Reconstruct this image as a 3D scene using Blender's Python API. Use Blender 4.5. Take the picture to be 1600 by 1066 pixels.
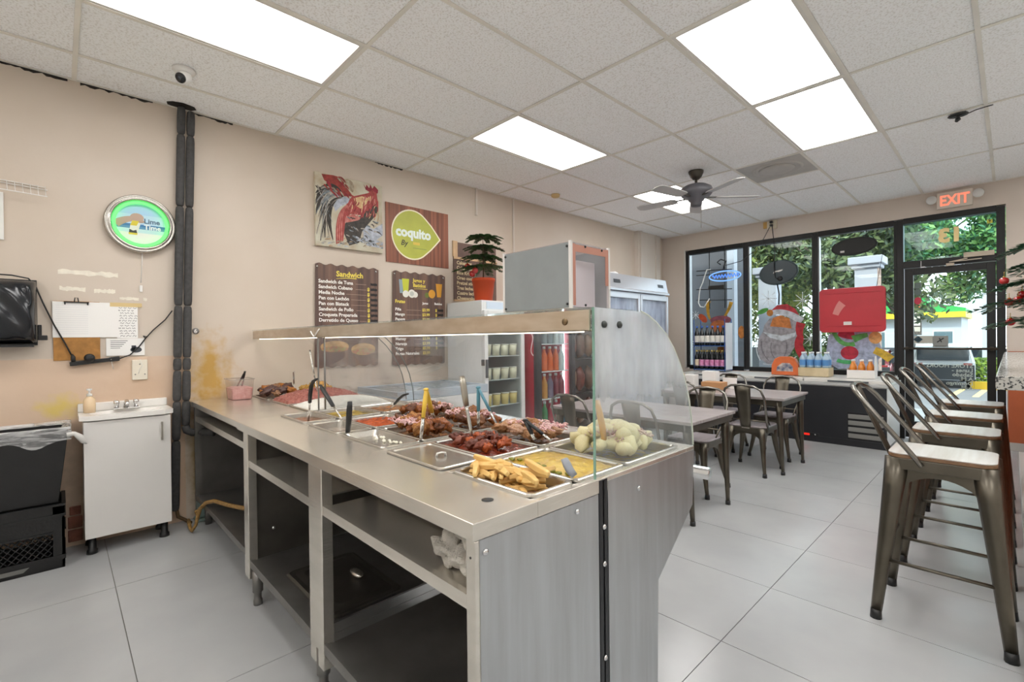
import bpy, bmesh, math, random
from mathutils import Vector, Matrix, Euler, noise as mnoise
R = math.radians
random.seed(7)
for o in list(bpy.data.objects):
    bpy.data.objects.remove(o)
scn = bpy.context.scene
col = scn.collection

# ------------------------------------------------------------------ camera
YAW, PITCH, ROLL = R(46.379), R(-0.302), R(-0.65)
F = Vector((-math.sin(YAW)*math.cos(PITCH), math.cos(YAW)*math.cos(PITCH), math.sin(PITCH)))
Rt = Vector((math.cos(YAW), math.sin(YAW), 0))
Up = Rt.cross(F)
R2 = Rt*math.cos(ROLL) + Up*math.sin(ROLL)
U2 = -Rt*math.sin(ROLL) + Up*math.cos(ROLL)
cd = bpy.data.cameras.new('camera')
cam = bpy.data.objects.new('camera', cd)
col.objects.link(cam)
cd.sensor_fit = 'HORIZONTAL'
cd.sensor_width = 36.0
cd.lens = 742.83*36.0/1600.0
cd.clip_start, cd.clip_end = 0.05, 300
cam.matrix_world = Matrix(((R2.x, U2.x, -F.x, 4.173), (R2.y, U2.y, -F.y, 0.0),
                           (R2.z, U2.z, -F.z, 1.303), (0, 0, 0, 1)))
scn.camera = cam

# ------------------------------------------------------------------ world, sun, exposure
w = bpy.data.worlds.new('sky')
scn.world = w
w.use_nodes = True
bg = w.node_tree.nodes['Background']
bg.inputs[0].default_value = (0.80, 0.90, 1.0, 1)
bg.inputs[1].default_value = 3.2
sd = bpy.data.lights.new('sun', 'SUN')
sd.energy = 3.2
sd.angle = R(6)
sd.color = (1.0, 0.95, 0.86)
sun = bpy.data.objects.new('sun', sd)
col.objects.link(sun)
sun.rotation_euler = Euler((R(46), R(18), R(0)))
LAMP = 8.0            # radiance of the troffer diffusers
vs = scn.view_settings
scn.display_settings.display_device = 'sRGB'
vs.view_transform = 'Standard'
vs.look = 'None'
vs.gamma = 1.0
vs.use_curve_mapping = False
vs.exposure = 0.42

# ------------------------------------------------------------------ materials
MATS = {}
def nt(name):
    m = bpy.data.materials.new(name)
    m.use_nodes = True
    n = m.node_tree
    return m, n, n.nodes['Principled BSDF']
def srgb(c):
    if isinstance(c, str):
        c = tuple(int(c[i:i+2], 16)/255 for i in (0, 2, 4))
    return tuple(x/12.92 if x <= .04045 else ((x+.055)/1.055)**2.4 for x in c)
def M(name, c=None, rough=.5, metal=0., var=.0, vs_=6., bump=0., bs=60., spec=.5, c2=None, stretch=None, emit=None, es=1., trans=0., alpha=1., thr=(.35, .65), coat=0., detail=3, world=False):
    """procedural material: base colour varied by noise towards c2, optional bump"""
    if name in MATS: return MATS[name]
    m, n, b = nt(name)
    MATS[name] = m
    c = srgb(c)
    b.inputs['Roughness'].default_value = rough
    b.inputs['Metallic'].default_value = metal
    b.inputs['Specular IOR Level'].default_value = spec
    b.inputs['Base Color'].default_value = (*c, 1)
    b.inputs['Transmission Weight'].default_value = trans
    b.inputs['Alpha'].default_value = alpha
    b.inputs['Coat Weight'].default_value = coat
    if var or c2 or bump:
        if world:
            tc = n.nodes.new('ShaderNodeNewGeometry'); co = tc.outputs['Position']
        else:
            tc = n.nodes.new('ShaderNodeTexCoord'); co = tc.outputs['Object']
        mp = n.nodes.new('ShaderNodeMapping')
        n.links.new(co, mp.inputs[0])
        if stretch: mp.inputs['Scale'].default_value = stretch
    if var or c2:
        nz = n.nodes.new('ShaderNodeTexNoise')
        nz.inputs['Scale'].default_value = vs_
        nz.inputs['Detail'].default_value = detail
        n.links.new(mp.outputs[0], nz.inputs[0])
        rp = n.nodes.new('ShaderNodeValToRGB')
        d = srgb(c2) if c2 else tuple(x*(1-var) for x in c)
        rp.color_ramp.elements[0].position = thr[0]
        rp.color_ramp.elements[1].position = thr[1]
        rp.color_ramp.elements[0].color = (*d, 1)
        rp.color_ramp.elements[1].color = (*c, 1)
        n.links.new(nz.outputs[0], rp.inputs[0])
        n.links.new(rp.outputs[0], b.inputs['Base Color'])
    if bump:
        nb = n.nodes.new('ShaderNodeTexNoise')
        nb.inputs['Scale'].default_value = bs
        nb.inputs['Detail'].default_value = 3
        n.links.new(mp.outputs[0], nb.inputs[0])
        bp = n.nodes.new('ShaderNodeBump')
        bp.inputs['Strength'].default_value = bump
        bp.inputs['Distance'].default_value = .01
        n.links.new(nb.outputs[0], bp.inputs['Height'])
        n.links.new(bp.outputs[0], b.inputs['Normal'])
    if emit:
        b.inputs['Emission Color'].default_value = (*srgb(emit), 1)
        b.inputs['Emission Strength'].default_value = es
    return m
def glass(name, tint='ffffff', refl=1.0, fog=0., rough=.0, rise=None):
    """thin clear pane: transparent with fresnel reflection and an optional film of haze"""
    if name in MATS: return MATS[name]
    m = bpy.data.materials.new(name); m.use_nodes = True; MATS[name] = m
    n = m.node_tree; n.nodes.clear()
    out = n.nodes.new('ShaderNodeOutputMaterial')
    tr = n.nodes.new('ShaderNodeBsdfTransparent'); tr.inputs[0].default_value = (*srgb(tint), 1)
    gl = n.nodes.new('ShaderNodeBsdfGlossy'); gl.inputs['Roughness'].default_value = rough
    lwt = n.nodes.new('ShaderNodeLayerWeight'); pw = n.nodes.new('ShaderNodeMath'); pw.operation = 'POWER'; pw.inputs[1].default_value = 5
    n.links.new(lwt.outputs['Facing'], pw.inputs[0])
    fr = n.nodes.new('ShaderNodeMath'); fr.operation = 'MULTIPLY_ADD'; fr.inputs[1].default_value = .9; fr.inputs[2].default_value = .045
    n.links.new(pw.outputs[0], fr.inputs[0])
    mu = n.nodes.new('ShaderNodeMath'); mu.operation = 'MULTIPLY'; mu.inputs[1].default_value = refl
    mx = n.nodes.new('ShaderNodeMixShader')
    n.links.new(fr.outputs[0], mu.inputs[0]); n.links.new(mu.outputs[0], mx.inputs[0])
    n.links.new(tr.outputs[0], mx.inputs[1]); n.links.new(gl.outputs[0], mx.inputs[2])
    last = mx
    if fog:
        df = n.nodes.new('ShaderNodeBsdfTranslucent'); df.inputs[0].default_value = (.88, .93, 1.0, 1)
        d2 = n.nodes.new('ShaderNodeBsdfDiffuse'); d2.inputs[0].default_value = (.88, .93, 1.0, 1)
        md = n.nodes.new('ShaderNodeMixShader'); md.inputs[0].default_value = .5
        n.links.new(df.outputs[0], md.inputs[1]); n.links.new(d2.outputs[0], md.inputs[2])
        tc = n.nodes.new('ShaderNodeTexCoord'); mp = n.nodes.new('ShaderNodeMapping')
        mp.inputs['Scale'].default_value = (5, 5, 1.6)
        n.links.new(tc.outputs['Object'], mp.inputs[0])
        nz = n.nodes.new('ShaderNodeTexNoise'); nz.inputs['Scale'].default_value = 3; nz.inputs['Detail'].default_value = 4
        n.links.new(mp.outputs[0], nz.inputs[0])
        m2 = n.nodes.new('ShaderNodeMapRange'); m2.inputs[1].default_value = .3; m2.inputs[2].default_value = .65
        m2.inputs[3].default_value = fog*.55; m2.inputs[4].default_value = fog
        n.links.new(nz.outputs[0], m2.inputs[0])
        fac = m2.outputs[0]
        if rise:                       # condensation thins out towards the bottom of the pane
            sz = n.nodes.new('ShaderNodeSeparateXYZ'); n.links.new(tc.outputs['Object'], sz.inputs[0])
            r3 = n.nodes.new('ShaderNodeMapRange'); r3.interpolation_type = 'SMOOTHSTEP'
            r3.inputs[1].default_value, r3.inputs[2].default_value, r3.inputs[3].default_value, r3.inputs[4].default_value = rise[0], rise[1], .15, 1
            n.links.new(sz.outputs[2], r3.inputs[0])
            m4 = n.nodes.new('ShaderNodeMath'); m4.operation = 'MULTIPLY'
            n.links.new(fac, m4.inputs[0]); n.links.new(r3.outputs[0], m4.inputs[1]); fac = m4.outputs[0]
        m3 = n.nodes.new('ShaderNodeMixShader')
        n.links.new(fac, m3.inputs[0]); n.links.new(mx.outputs[0], m3.inputs[1]); n.links.new(md.outputs[0], m3.inputs[2])
        last = m3
    n.links.new(last.outputs[0], out.inputs[0])
    return m
def emis(name, c, s):
    if name in MATS: return MATS[name]
    m = bpy.data.materials.new(name); m.use_nodes = True; MATS[name] = m
    n = m.node_tree; n.nodes.clear()
    out = n.nodes.new('ShaderNodeOutputMaterial'); e = n.nodes.new('ShaderNodeEmission')
    e.inputs[0].default_value = (*srgb(c), 1); e.inputs[1].default_value = s
    n.links.new(e.outputs[0], out.inputs[0])
    return m

# ------------------------------------------------------------------ mesh building
WORLD = {}
class MB:
    def __init__(s): s.v = []; s.f = []; s.mi = []; s.sm = []; s.cur = 0
    def add(s, vs, fs, smooth=False):
        k = len(s.v)
        s.v += [tuple(v) for v in vs]
        for f in fs:
            s.f.append(tuple(i+k for i in f)); s.mi.append(s.cur); s.sm.append(smooth)
        return s
    def box(s, x0, x1, y0, y1, z0, z1):
        return s.add([(x0,y0,z0),(x1,y0,z0),(x1,y1,z0),(x0,y1,z0),(x0,y0,z1),(x1,y0,z1),(x1,y1,z1),(x0,y1,z1)],
                     [(0,3,2,1),(4,5,6,7),(0,1,5,4),(1,2,6,5),(2,3,7,6),(3,0,4,7)])
    def obox(s, c, size, rot=None):
        c = Vector(c); hx, hy, hz = (a/2 for a in size)
        rot = rot if rot is not None else Matrix.Identity(3)
        P = [c + rot @ Vector(p) for p in [(-hx,-hy,-hz),(hx,-hy,-hz),(hx,hy,-hz),(-hx,hy,-hz),(-hx,-hy,hz),(hx,-hy,hz),(hx,hy,hz),(-hx,hy,hz)]]
        return s.add(P, [(0,3,2,1),(4,5,6,7),(0,1,5,4),(1,2,6,5),(2,3,7,6),(3,0,4,7)])
    def bar(s, a, b, wx, wy=None, up=(0,0,1)):
        """box beam from a to b"""
        a, b = Vector(a), Vector(b); d = (b-a); L = d.length; d.normalize()
        up = Vector(up)
        if abs(d.dot(up)) > .95: up = Vector((1,0,0))
        x = d.cross(up).normalized(); y = x.cross(d)
        rot = Matrix((x, y, d)).transposed()
        return s.obox((a+b)/2, (wx, wy or wx, L), rot)
    def tube(s, path, r, n=8, closed=False, flat=1.0, caps=True, up=None):
        P = [Vector(p) for p in path]; m = len(P)
        rs = r if isinstance(r, (list, tuple)) else [r]*m
        vs, fs = [], []
        prev = Vector(up) if up else None
        for i, p in enumerate(P):
            if closed: d = P[(i+1) % m]-P[i-1]
            else: d = P[min(i+1, m-1)]-P[max(i-1, 0)]
            if d.length < 1e-9: d = Vector((0,0,1))
            d.normalize()
            if prev is None:
                a = Vector((0,0,1)) if abs(d.z) < .9 else Vector((1,0,0))
                x = d.cross(a).normalized()
            else:
                x = prev - d*prev.dot(d)
                x = x.normalized() if x.length > 1e-6 else d.orthogonal().normalized()
            prev = x
            y = d.cross(x)
            for k in range(n):
                t = 2*math.pi*k/n
                vs.append(p + x*(rs[i]*math.cos(t)) + y*(rs[i]*flat*math.sin(t)))
        for i in range(m if closed else m-1):
            a, b = i*n, ((i+1) % m)*n
            for k in range(n):
                fs.append((a+k, a+(k+1) % n, b+(k+1) % n, b+k))
        if caps and not closed:
            fs.append(tuple(range(n-1, -1, -1))); fs.append(tuple((m-1)*n+k for k in range(n)))
        return s.add(vs, fs, True)
    def cyl(s, a, b, r, r2=None, n=16):
        return s.tube([a, b], [r, r if r2 is None else r2], n)
    def lathe(s, prof, c=(0,0,0), n=24, rot=None, caps=True):
        c = Vector(c); vs, fs = [], []; m = len(prof)
        for (r, z) in prof:
            for k in range(n):
                t = 2*math.pi*k/n
                p = Vector((r*math.cos(t), r*math.sin(t), z))
                vs.append(c + (rot @ p if rot is not None else p))
        for i in range(m-1):
            for k in range(n):
                fs.append((i*n+k, i*n+(k+1) % n, (i+1)*n+(k+1) % n, (i+1)*n+k))
        if caps:
            if prof[0][0] > 1e-5: fs.append(tuple(range(n-1, -1, -1)))
            if prof[-1][0] > 1e-5: fs.append(tuple((m-1)*n+k for k in range(n)))
        return s.add(vs, fs, True)
    def prism(s, poly, o, ux, uy, h, smooth=False):
        """2-D polygon in plane (ux, uy) at origin o, extruded by vector h"""
        o, ux, uy, h = Vector(o), Vector(ux), Vector(uy), Vector(h)
        n = len(poly)
        a = [o + ux*p[0] + uy*p[1] for p in poly]
        nrm = ux.cross(uy)
        area = sum(poly[i][0]*poly[(i+1) % n][1]-poly[(i+1) % n][0]*poly[i][1] for i in range(n))
        if (nrm.dot(h) > 0) != (area > 0): a.reverse()
        vs = a + [p+h for p in a]
        fs = [tuple(range(n-1, -1, -1)), tuple(range(n, 2*n))] + [(i, (i+1) % n, n+(i+1) % n, n+i) for i in range(n)]
        return s.add(vs, fs, smooth)
    def blob(s, c, r, seed=0, amp=.25, sub=2, freq=1.3, flat_bottom=None, rot=None):
        bm = bmesh.new(); bmesh.ops.create_icosphere(bm, subdivisions=sub, radius=1)
        c = Vector(c); rr = Vector((r, r, r)) if isinstance(r, (int, float)) else Vector(r)
        vs = []
        for v in bm.verts:
            k = 1 + amp*mnoise.noise(v.co*freq + Vector((seed*3.7, seed*1.3, -seed*2.1)))*1.6
            p = Vector((v.co.x*rr.x*k, v.co.y*rr.y*k, v.co.z*rr.z*k))
            if rot is not None: p = rot @ p
            if flat_bottom is not None and p.z < flat_bottom: p.z = flat_bottom
            vs.append(c+p)
        fs = [tuple(l.index for l in f.verts) for f in bm.faces]
        bm.free()
        return s.add(vs, fs, True)
    def grid(s, fn, nu, nv, smooth=True):
        vs = [fn(i/nu, j/nv) for j in range(nv+1) for i in range(nu+1)]
        fs = [(j*(nu+1)+i, j*(nu+1)+i+1, (j+1)*(nu+1)+i+1, (j+1)*(nu+1)+i) for j in range(nv) for i in range(nu)]
        return s.add(vs, fs, smooth)
    def build(s, name, mats, parent=None, bevel=0., solid=0., seg=2):
        me = bpy.data.meshes.new(name)
        vs = s.v
        if parent is None:
            xs = [v[0] for v in vs]; ys = [v[1] for v in vs]; zs = [v[2] for v in vs]
            off = Vector(((min(xs)+max(xs))/2, (min(ys)+max(ys))/2, min(zs)))
        else: off = WORLD[parent.name]
        me.from_pydata([(v[0]-off.x, v[1]-off.y, v[2]-off.z) for v in vs], [], s.f)
        for m in (mats if isinstance(mats, (list, tuple)) else [mats]): me.materials.append(m)
        me.polygons.foreach_set('material_index', s.mi)
        me.polygons.foreach_set('use_smooth', s.sm)
        me.update()
        o = bpy.data.objects.new(name, me); col.objects.link(o)
        if parent is None: o.location = off
        else: o.parent = parent
        WORLD[o.name] = off
        if solid:
            md = o.modifiers.new('thickness', 'SOLIDIFY'); md.thickness = solid; md.offset = 0
        if bevel:
            md = o.modifiers.new('edges', 'BEVEL'); md.width = bevel; md.segments = seg
            md.limit_method = 'ANGLE'; md.angle_limit = R(40)
        return o
def B(*a): return MB().box(*a)
def tag(o, label, cat, group=None):
    o['label'] = label; o['category'] = cat
    if group: o['group'] = group
    return o
def struct(o, label=None):
    o['kind'] = 'structure'
    if label: o['label'] = label
    return o
def thing(name, label, cat, loc=(0,0,0), group=None):
    o = bpy.data.objects.new(name, None); col.objects.link(o)
    o.empty_display_size = .1; o.location = loc; WORLD[o.name] = Vector(loc)
    return tag(o, label, cat, group)
def dup(root, loc, rz=0., label=None, group=None, scale=None):
    def cp(o, par):
        c = o.copy(); col.objects.link(c); c.parent = par
        for ch in o.children: cp(ch, c)
        return c
    r = cp(root, None); r.location = loc; r.rotation_euler = (0, 0, rz)
    if scale: r.scale = scale
    if label: r['label'] = label
    if group: r['group'] = group
    WORLD[r.name] = Vector(loc)
    return r
AX_LEFT = Matrix(((0,0,1),(1,0,0),(0,1,0)))       # reads along +Y, up Z, faces +X
AX_BACK = Matrix(((1,0,0),(0,0,-1),(0,1,0)))      # reads along +X, faces -Y
AX_OUT = Matrix(((-1,0,0),(0,0,1),(0,1,0)))       # reads along -X, faces +Y (street side)
def text(name, body, size, loc, ax, mat, parent, bold=0., ext=.0006, align='LEFT', line=1.0, sx=1.0, shear=0.):
    cu = bpy.data.curves.new(name, 'FONT')
    cu.body = body; cu.size = size; cu.extrude = ext; cu.offset = bold; cu.align_x = align
    cu.space_line = line; cu.resolution_u = 2; cu.shear = shear
    t = bpy.data.objects.new(name, cu); col.objects.link(t)
    dg = bpy.context.evaluated_depsgraph_get(); dg.update()
    me = bpy.data.meshes.new_from_object(t.evaluated_get(dg))
    bpy.data.objects.remove(t); bpy.data.curves.remove(cu)
    off = WORLD[parent.name] if parent else Vector((0,0,0))
    mtx = Matrix.Translation(Vector(loc)-off) @ ax.to_4x4() @ Matrix.Diagonal((sx, 1, 1, 1))
    me.transform(mtx); me.materials.clear(); me.materials.append(mat)
    o = bpy.data.objects.new(name, me); col.objects.link(o); o.parent = parent
    WORLD[o.name] = off
    return o

# ------------------------------------------------------------------ common materials
steel = M('stainless', 'e4dfd6', .27, .84, var=.12, vs_=5, bump=.04, bs=30, stretch=(1, 1, 6))
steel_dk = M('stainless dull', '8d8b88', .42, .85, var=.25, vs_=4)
chrome = M('chrome', 'd8d8d8', .12, 1.0)
white_pl = M('white plastic', 'e8e6e2', .4, var=.04, vs_=8)
black_pl = M('black plastic', '1e1e1f', .42, var=.2, vs_=10)
black_fr = M('black anodised', '141313', .45, .2)
gun = M('gunmetal', '6a6459', .34, .85, var=.22, vs_=7, bump=.03, bs=20)
paperm = M('paper', 'f1efec', .8)
# ================================================================== THE ROOM
ZC = 3.005
# ---- floor
fl = struct(B(-.1, 6.3, -2.7, 7.75, -.14, -.005).build('floor', M('grout', '7d7b77', .9)), 'pale grey large format tiled floor')
tilem = M('floor porcelain', 'b2b3b3', .22, var=.10, vs_=1.6, c2='a4a5a6', world=True, thr=(.3, .7), detail=6)
xs = [0] + [.873+1.22*k for k in range(0, 5)] + [6.2]
ys = [-2.6] + [.203+.61*k for k in range(-4, 13)] + [7.62]
cache = {}
for i in range(len(xs)-1):
    for j in range(len(ys)-1):
        a, b, c, d = xs[i]+.0018, xs[i+1]-.0018, ys[j]+.0018, ys[j+1]-.0018
        if b-a < .05 or d-c < .05: continue
        key = (round(b-a, 3), round(d-c, 3))
        if key in cache:
            o = bpy.data.objects.new('floor_tile', cache[key]); col.objects.link(o); o.parent = fl
        else:
            o = MB().box(0, b-a, 0, d-c, -.006, 0).build('floor_tile', tilem, fl)
            o.data.transform(Matrix.Translation(WORLD[fl.name])); cache[key] = o.data
        o.location = Vector((a, c, 0))-WORLD[fl.name]
# ---- left wall with a smoother painted panel on its lower part
def wall_paint(name, c, c2, stains):
    m, n, b = nt(name)
    g = n.nodes.new('ShaderNodeNewGeometry'); L = n.links
    nz = n.nodes.new('ShaderNodeTexNoise'); nz.inputs['Scale'].default_value = 1.1; nz.inputs['Detail'].default_value = 5
    L.new(g.outputs['Position'], nz.inputs[0])
    mx = n.nodes.new('ShaderNodeMix'); mx.data_type = 'RGBA'
    mx.inputs[6].default_value = (*srgb(c), 1); mx.inputs[7].default_value = (*srgb(c2), 1)
    mr = n.nodes.new('ShaderNodeMapRange'); mr.inputs[1].default_value = .35; mr.inputs[2].default_value = .68
    L.new(nz.outputs[0], mr.inputs[0]); L.new(mr.outputs[0], mx.inputs[0])
    last = mx.outputs[2]
    n2 = n.nodes.new('ShaderNodeTexNoise'); n2.inputs['Scale'].default_value = 14; n2.inputs['Detail'].default_value = 6
    L.new(g.outputs['Position'], n2.inputs[0])
    for (ctr, rad, sc, lo, hi, amt) in stains:
        vm = n.nodes.new('ShaderNodeVectorMath'); vm.operation = 'SUBTRACT'; vm.inputs[1].default_value = ctr
        L.new(g.outputs['Position'], vm.inputs[0])
        vd = n.nodes.new('ShaderNodeVectorMath'); vd.operation = 'DIVIDE'; vd.inputs[1].default_value = rad
        L.new(vm.outputs[0], vd.inputs[0])
        ln = n.nodes.new('ShaderNodeVectorMath'); ln.operation = 'LENGTH'; L.new(vd.outputs[0], ln.inputs[0])
        ad = n.nodes.new('ShaderNodeMath'); ad.operation = 'MULTIPLY_ADD'; ad.inputs[1].default_value = -1.3
        L.new(n2.outputs[0], ad.inputs[0]); L.new(ln.outputs['Value'], ad.inputs[2])
        r2 = n.nodes.new('ShaderNodeMapRange'); r2.inputs[1].default_value = hi; r2.inputs[2].default_value = lo
        r2.inputs[3].default_value = 0; r2.inputs[4].default_value = amt
        L.new(ad.outputs[0], r2.inputs[0])
        m3 = n.nodes.new('ShaderNodeMix'); m3.data_type = 'RGBA'; m3.inputs[7].default_value = (*srgb(sc), 1)
        L.new(r2.outputs[0], m3.inputs[0]); L.new(last, m3.inputs[6]); last = m3.outputs[2]
    L.new(last, b.inputs['Base Color'])
    b.inputs['Roughness'].default_value = .55
    bp = n.nodes.new('ShaderNodeBump'); bp.inputs['Strength'].default_value = .12; bp.inputs['Distance'].default_value = .01
    L.new(n2.outputs[0], bp.inputs['Height']); L.new(bp.outputs[0], b.inputs['Normal'])
    return m
STAINS = [((0, .82, 1.02), (.5, .20, .42), 'bf9438', -.45, .30, .9), ((0, .74, .45), (.5, .09, .5), '8f7430', -.45, .28, .8),
          ((0, .0, .90), (.5, .16, .12), 'd8bf5e', -.5, .15, .8), ((0, .05, .30), (.5, .14, .45), '8a7a6a', -.5, .25, .45),
          ((0, .45, 1.0), (.5, .3, .2), 'c9a98c', -.5, .25, .4), ((0, .28, 2.02), (.5, .05, .03), '5a4a3a', -.5, -.1, .6)]
wp_left = wall_paint('wall paint left', 'd2c5b7', 'c9baa9', STAINS)
wl = struct(B(-.15, 0, -2.7, 7.75, 0, 3.3).build('wall_left', wp_left), 'beige painted wall with stains and hung menu boards')
B(-.001, .006, -2.6, .66, 0, 1.207).build('lower_panel', wall_paint('wall paint lower', 'd8bfa8', 'cfb398', STAINS), wl)
# chips of bare paint, an exposed brick corner
chip = M('bare plaster', 'eee7d8', .8, var=.1, vs_=30)
def chipm(y0, y1, z, h, seed):
    rnd = random.Random(seed); n = 14
    top = [(y0+(y1-y0)*k/n, z+h/2*(1+rnd.uniform(-.45, .3))) for k in range(n+1)]
    bot = [(y0+(y1-y0)*k/n, z-h/2*(1+rnd.uniform(-.45, .3))) for k in range(n, -1, -1)]
    MB().prism(top+bot, (0, 0, 0), (0, 1, 0), (0, 0, 1), (.0015, 0, 0)).build('paint_chip', chip, wl)
for a in [(.0, .295, 1.762, .032, 1), (.006, .13, 1.655, .026, 2), (.172, .28, 1.65, .026, 3), (.302, .405, 1.607, .02, 4), (.43, .45, 1.604, .022, 5)]: chipm(*a)
brick = M('brick', '8d5a48', .85, var=.35, vs_=20, bump=.3)
for (y0, y1, z0, z1) in [(.028, .098, .03, .105), (.028, .098, .115, .19), (.036, .092, .2, .255)]:
    B(.004, .02, y0, y1, z0, z1).build('brick', brick, wl, bevel=.004)
# boxed-out pilaster and surface conduits near the window corner
wp = wall_paint('wall paint pale', 'd8cfc5', 'd0c5b9', [])
struct(B(0, .07, 6.72, 7.42, 0, ZC).build('trim_1', wp), 'boxed out pale pilaster in the corner by the window')
struct(MB().box(.0, .028, 3.42, 3.44, 2.70, ZC).box(.0, .02, 4.0, 4.022, 1.9, ZC).box(.07, .10, 6.76, 6.80, 1.4, ZC).box(.07, .09, 7.25, 7.27, 1.4, ZC).build('trim_2', wp), 'surface conduits running up the beige wall')
# ---- back wall with shopfront opening
wpb = wall_paint('wall paint back', 'd6cabf', 'cec0b3', [])
YB = 7.62
wb = struct(MB().box(-.1, .40, YB, YB+.18, 0, 3.3).box(.40, 4.14, YB, YB+.18, 2.735, 3.3).box(.40, 3.2, YB, YB+.18, 0, .765)
            .box(4.14, 6.3, YB, YB+.18, 0, 3.3).build('wall_back', wpb), 'beige shopfront wall around the window and door')
org = M('orange paint', 'b9603a', .45, var=.12, vs_=5)
for k in range(4):
    B(4.15+.29*k, 4.436+.29*k, YB-.012, YB, .09, 1.085).build('wainscot_panel', org, wb, bevel=.002)
B(4.15, 6.2, YB-.016, YB, 1.085, 1.10).build('wainscot_cap', M('orange cap', 'a5532f', .5), wb)
struct(B(4.15, 6.2, YB-.014, YB, 0, .09).build('baseboard_back', M('grey base', 'b6b3ae', .5)), 'grey tile base under the orange wainscot')
wpw = wall_paint('wall paint pale bounce', 'e9e6e1', 'e3dfd8', [])  # paint of the unseen walls, kept pale to bounce light around
struct(MB().box(6.2, 6.3, -2.7, 7.75, 0, 3.3).build('wall_right', wpw), 'off white wall behind the bar')
struct(MB().box(-.1, 6.3, -2.7, -2.6, 0, 3.3).build('wall_rear', wpw), 'off white wall behind the serving counter')
# ---- suspended ceiling
ctile, cn, cb = nt('ceiling tile')
g = cn.nodes.new('ShaderNodeNewGeometry')
n1 = cn.nodes.new('ShaderNodeTexNoise'); n1.inputs['Scale'].default_value = 95; n1.inputs['Detail'].default_value = 4
cn.links.new(g.outputs['Position'], n1.inputs[0])
rp = cn.nodes.new('ShaderNodeValToRGB'); rp.color_ramp.elements[0].position = .36; rp.color_ramp.elements[1].position = .50
rp.color_ramp.elements[0].color = (*srgb('e6e5e3'), 1); rp.color_ramp.elements[1].color = (*srgb('fbfcfd'), 1)
cn.links.new(n1.outputs[0], rp.inputs[0]); cn.links.new(rp.outputs[0], cb.inputs['Base Color'])
cb.inputs['Roughness'].default_value = .95
bp = cn.nodes.new('ShaderNodeBump'); bp.inputs['Strength'].default_value = .35; bp.inputs['Distance'].default_value = .004
cn.links.new(n1.outputs[0], bp.inputs['Height']); cn.links.new(bp.outputs[0], cb.inputs['Normal'])
ce = struct(B(-.15, 6.3, -2.7, 7.8, 3.12, 3.3).build('ceiling', M('slab', '9a958d', .9)), 'suspended ceiling of speckled white tiles in a metal grid')
BL = [0, .392, 1.002, 1.612, 2.222, 2.832, 3.442, 4.052, 4.662, 5.272, 5.882, 6.2]
CL = [-2.6, -2.35, -1.13, .09, 1.31, 2.53, 3.75, 5.01, 6.30, 7.62]
LIGHTS = {(2, 3), (2, 5), (5, 5), (5, 6), (2, 7), (5, 3), (8, 3), (8, 5), (8, 7), (8, 6), (2, 1), (5, 1), (8, 1)}  # panels outside the view are added to light the room
VENT = (4, 7)
cache = {}
def ctile_at(a, b, c, d):
    key = (round(b-a, 3), round(d-c, 3))
    if key in cache:
        o = bpy.data.objects.new('ceiling_tile', cache[key]); col.objects.link(o); o.parent = ce
    else:
        o = MB().box(0, b-a, 0, d-c, 0, .015).build('ceiling_tile', ctile, ce)
        o.data.transform(Matrix.Translation(WORLD[ce.name])); cache[key] = o.data
    rnd = random.Random(int(a*977+c*131))
    o.location = Vector((a, c, ZC+.001+rnd.uniform(0, .003)))-WORLD[ce.name]
for i in range(len(BL)-1):
    for j in range(len(CL)-1):
        a, b, c, d = BL[i]+.006, BL[i+1]-.006, CL[j]+.006, CL[j+1]-.006
        if (i, j) in LIGHTS: continue
        if (i, j) == VENT: c = 5.67+.006
        ctile_at(a, b, c, d)
gridm = M('grid paint', 'ebe7de', .45, var=.12, vs_=3, world=True)
for i, x in enumerate(BL[1:-1]):
    MB().box(x-.012, x+.012, -2.6, 7.62, ZC-.005, ZC+.001).box(x-.003, x+.003, -2.6, 7.62, ZC+.001, ZC+.04).build('main_tee', gridm, ce)
for j, y in enumerate(CL[1:-1]):
    for i in range(len(BL)-1):
        MB().box(BL[i]+.012, BL[i+1]-.012, y-.012, y+.012, ZC-.0045, ZC+.001).build('cross_tee', gridm, ce)
B(2.234, 2.82, 5.658, 5.682, ZC-.0045, ZC+.001).build('cross_tee', gridm, ce)
MB().box(.0, .022, -2.6, 7.6, ZC-.004, ZC+.001).build('wall_angle', gridm, ce)
MB().box(.0, 6.2, 7.598, 7.62, ZC-.004, ZC+.001).build('wall_angle', gridm, ce)
# ragged gap shade painted as a strip of shade where the tiles miss the wall
gap = M('gap shade', '2a2420', .9)
rnd = random.Random(5)
for (y0, y1) in [(-.25, .06), (.12, .50), (.72, 1.0), (2.2, 2.5)]:
    n = 16
    p = [(y0+(y1-y0)*k/n, ZC-.004) for k in range(n+1)] + [(y0+(y1-y0)*k/n, ZC-.008-rnd.uniform(0, .016)) for k in range(n, -1, -1)]
    MB().prism(p, (.0005, 0, 0), (0, 1, 0), (0, 0, 1), (.0015, 0, 0)).build('gap_shade_strip', gap, wl)
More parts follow.
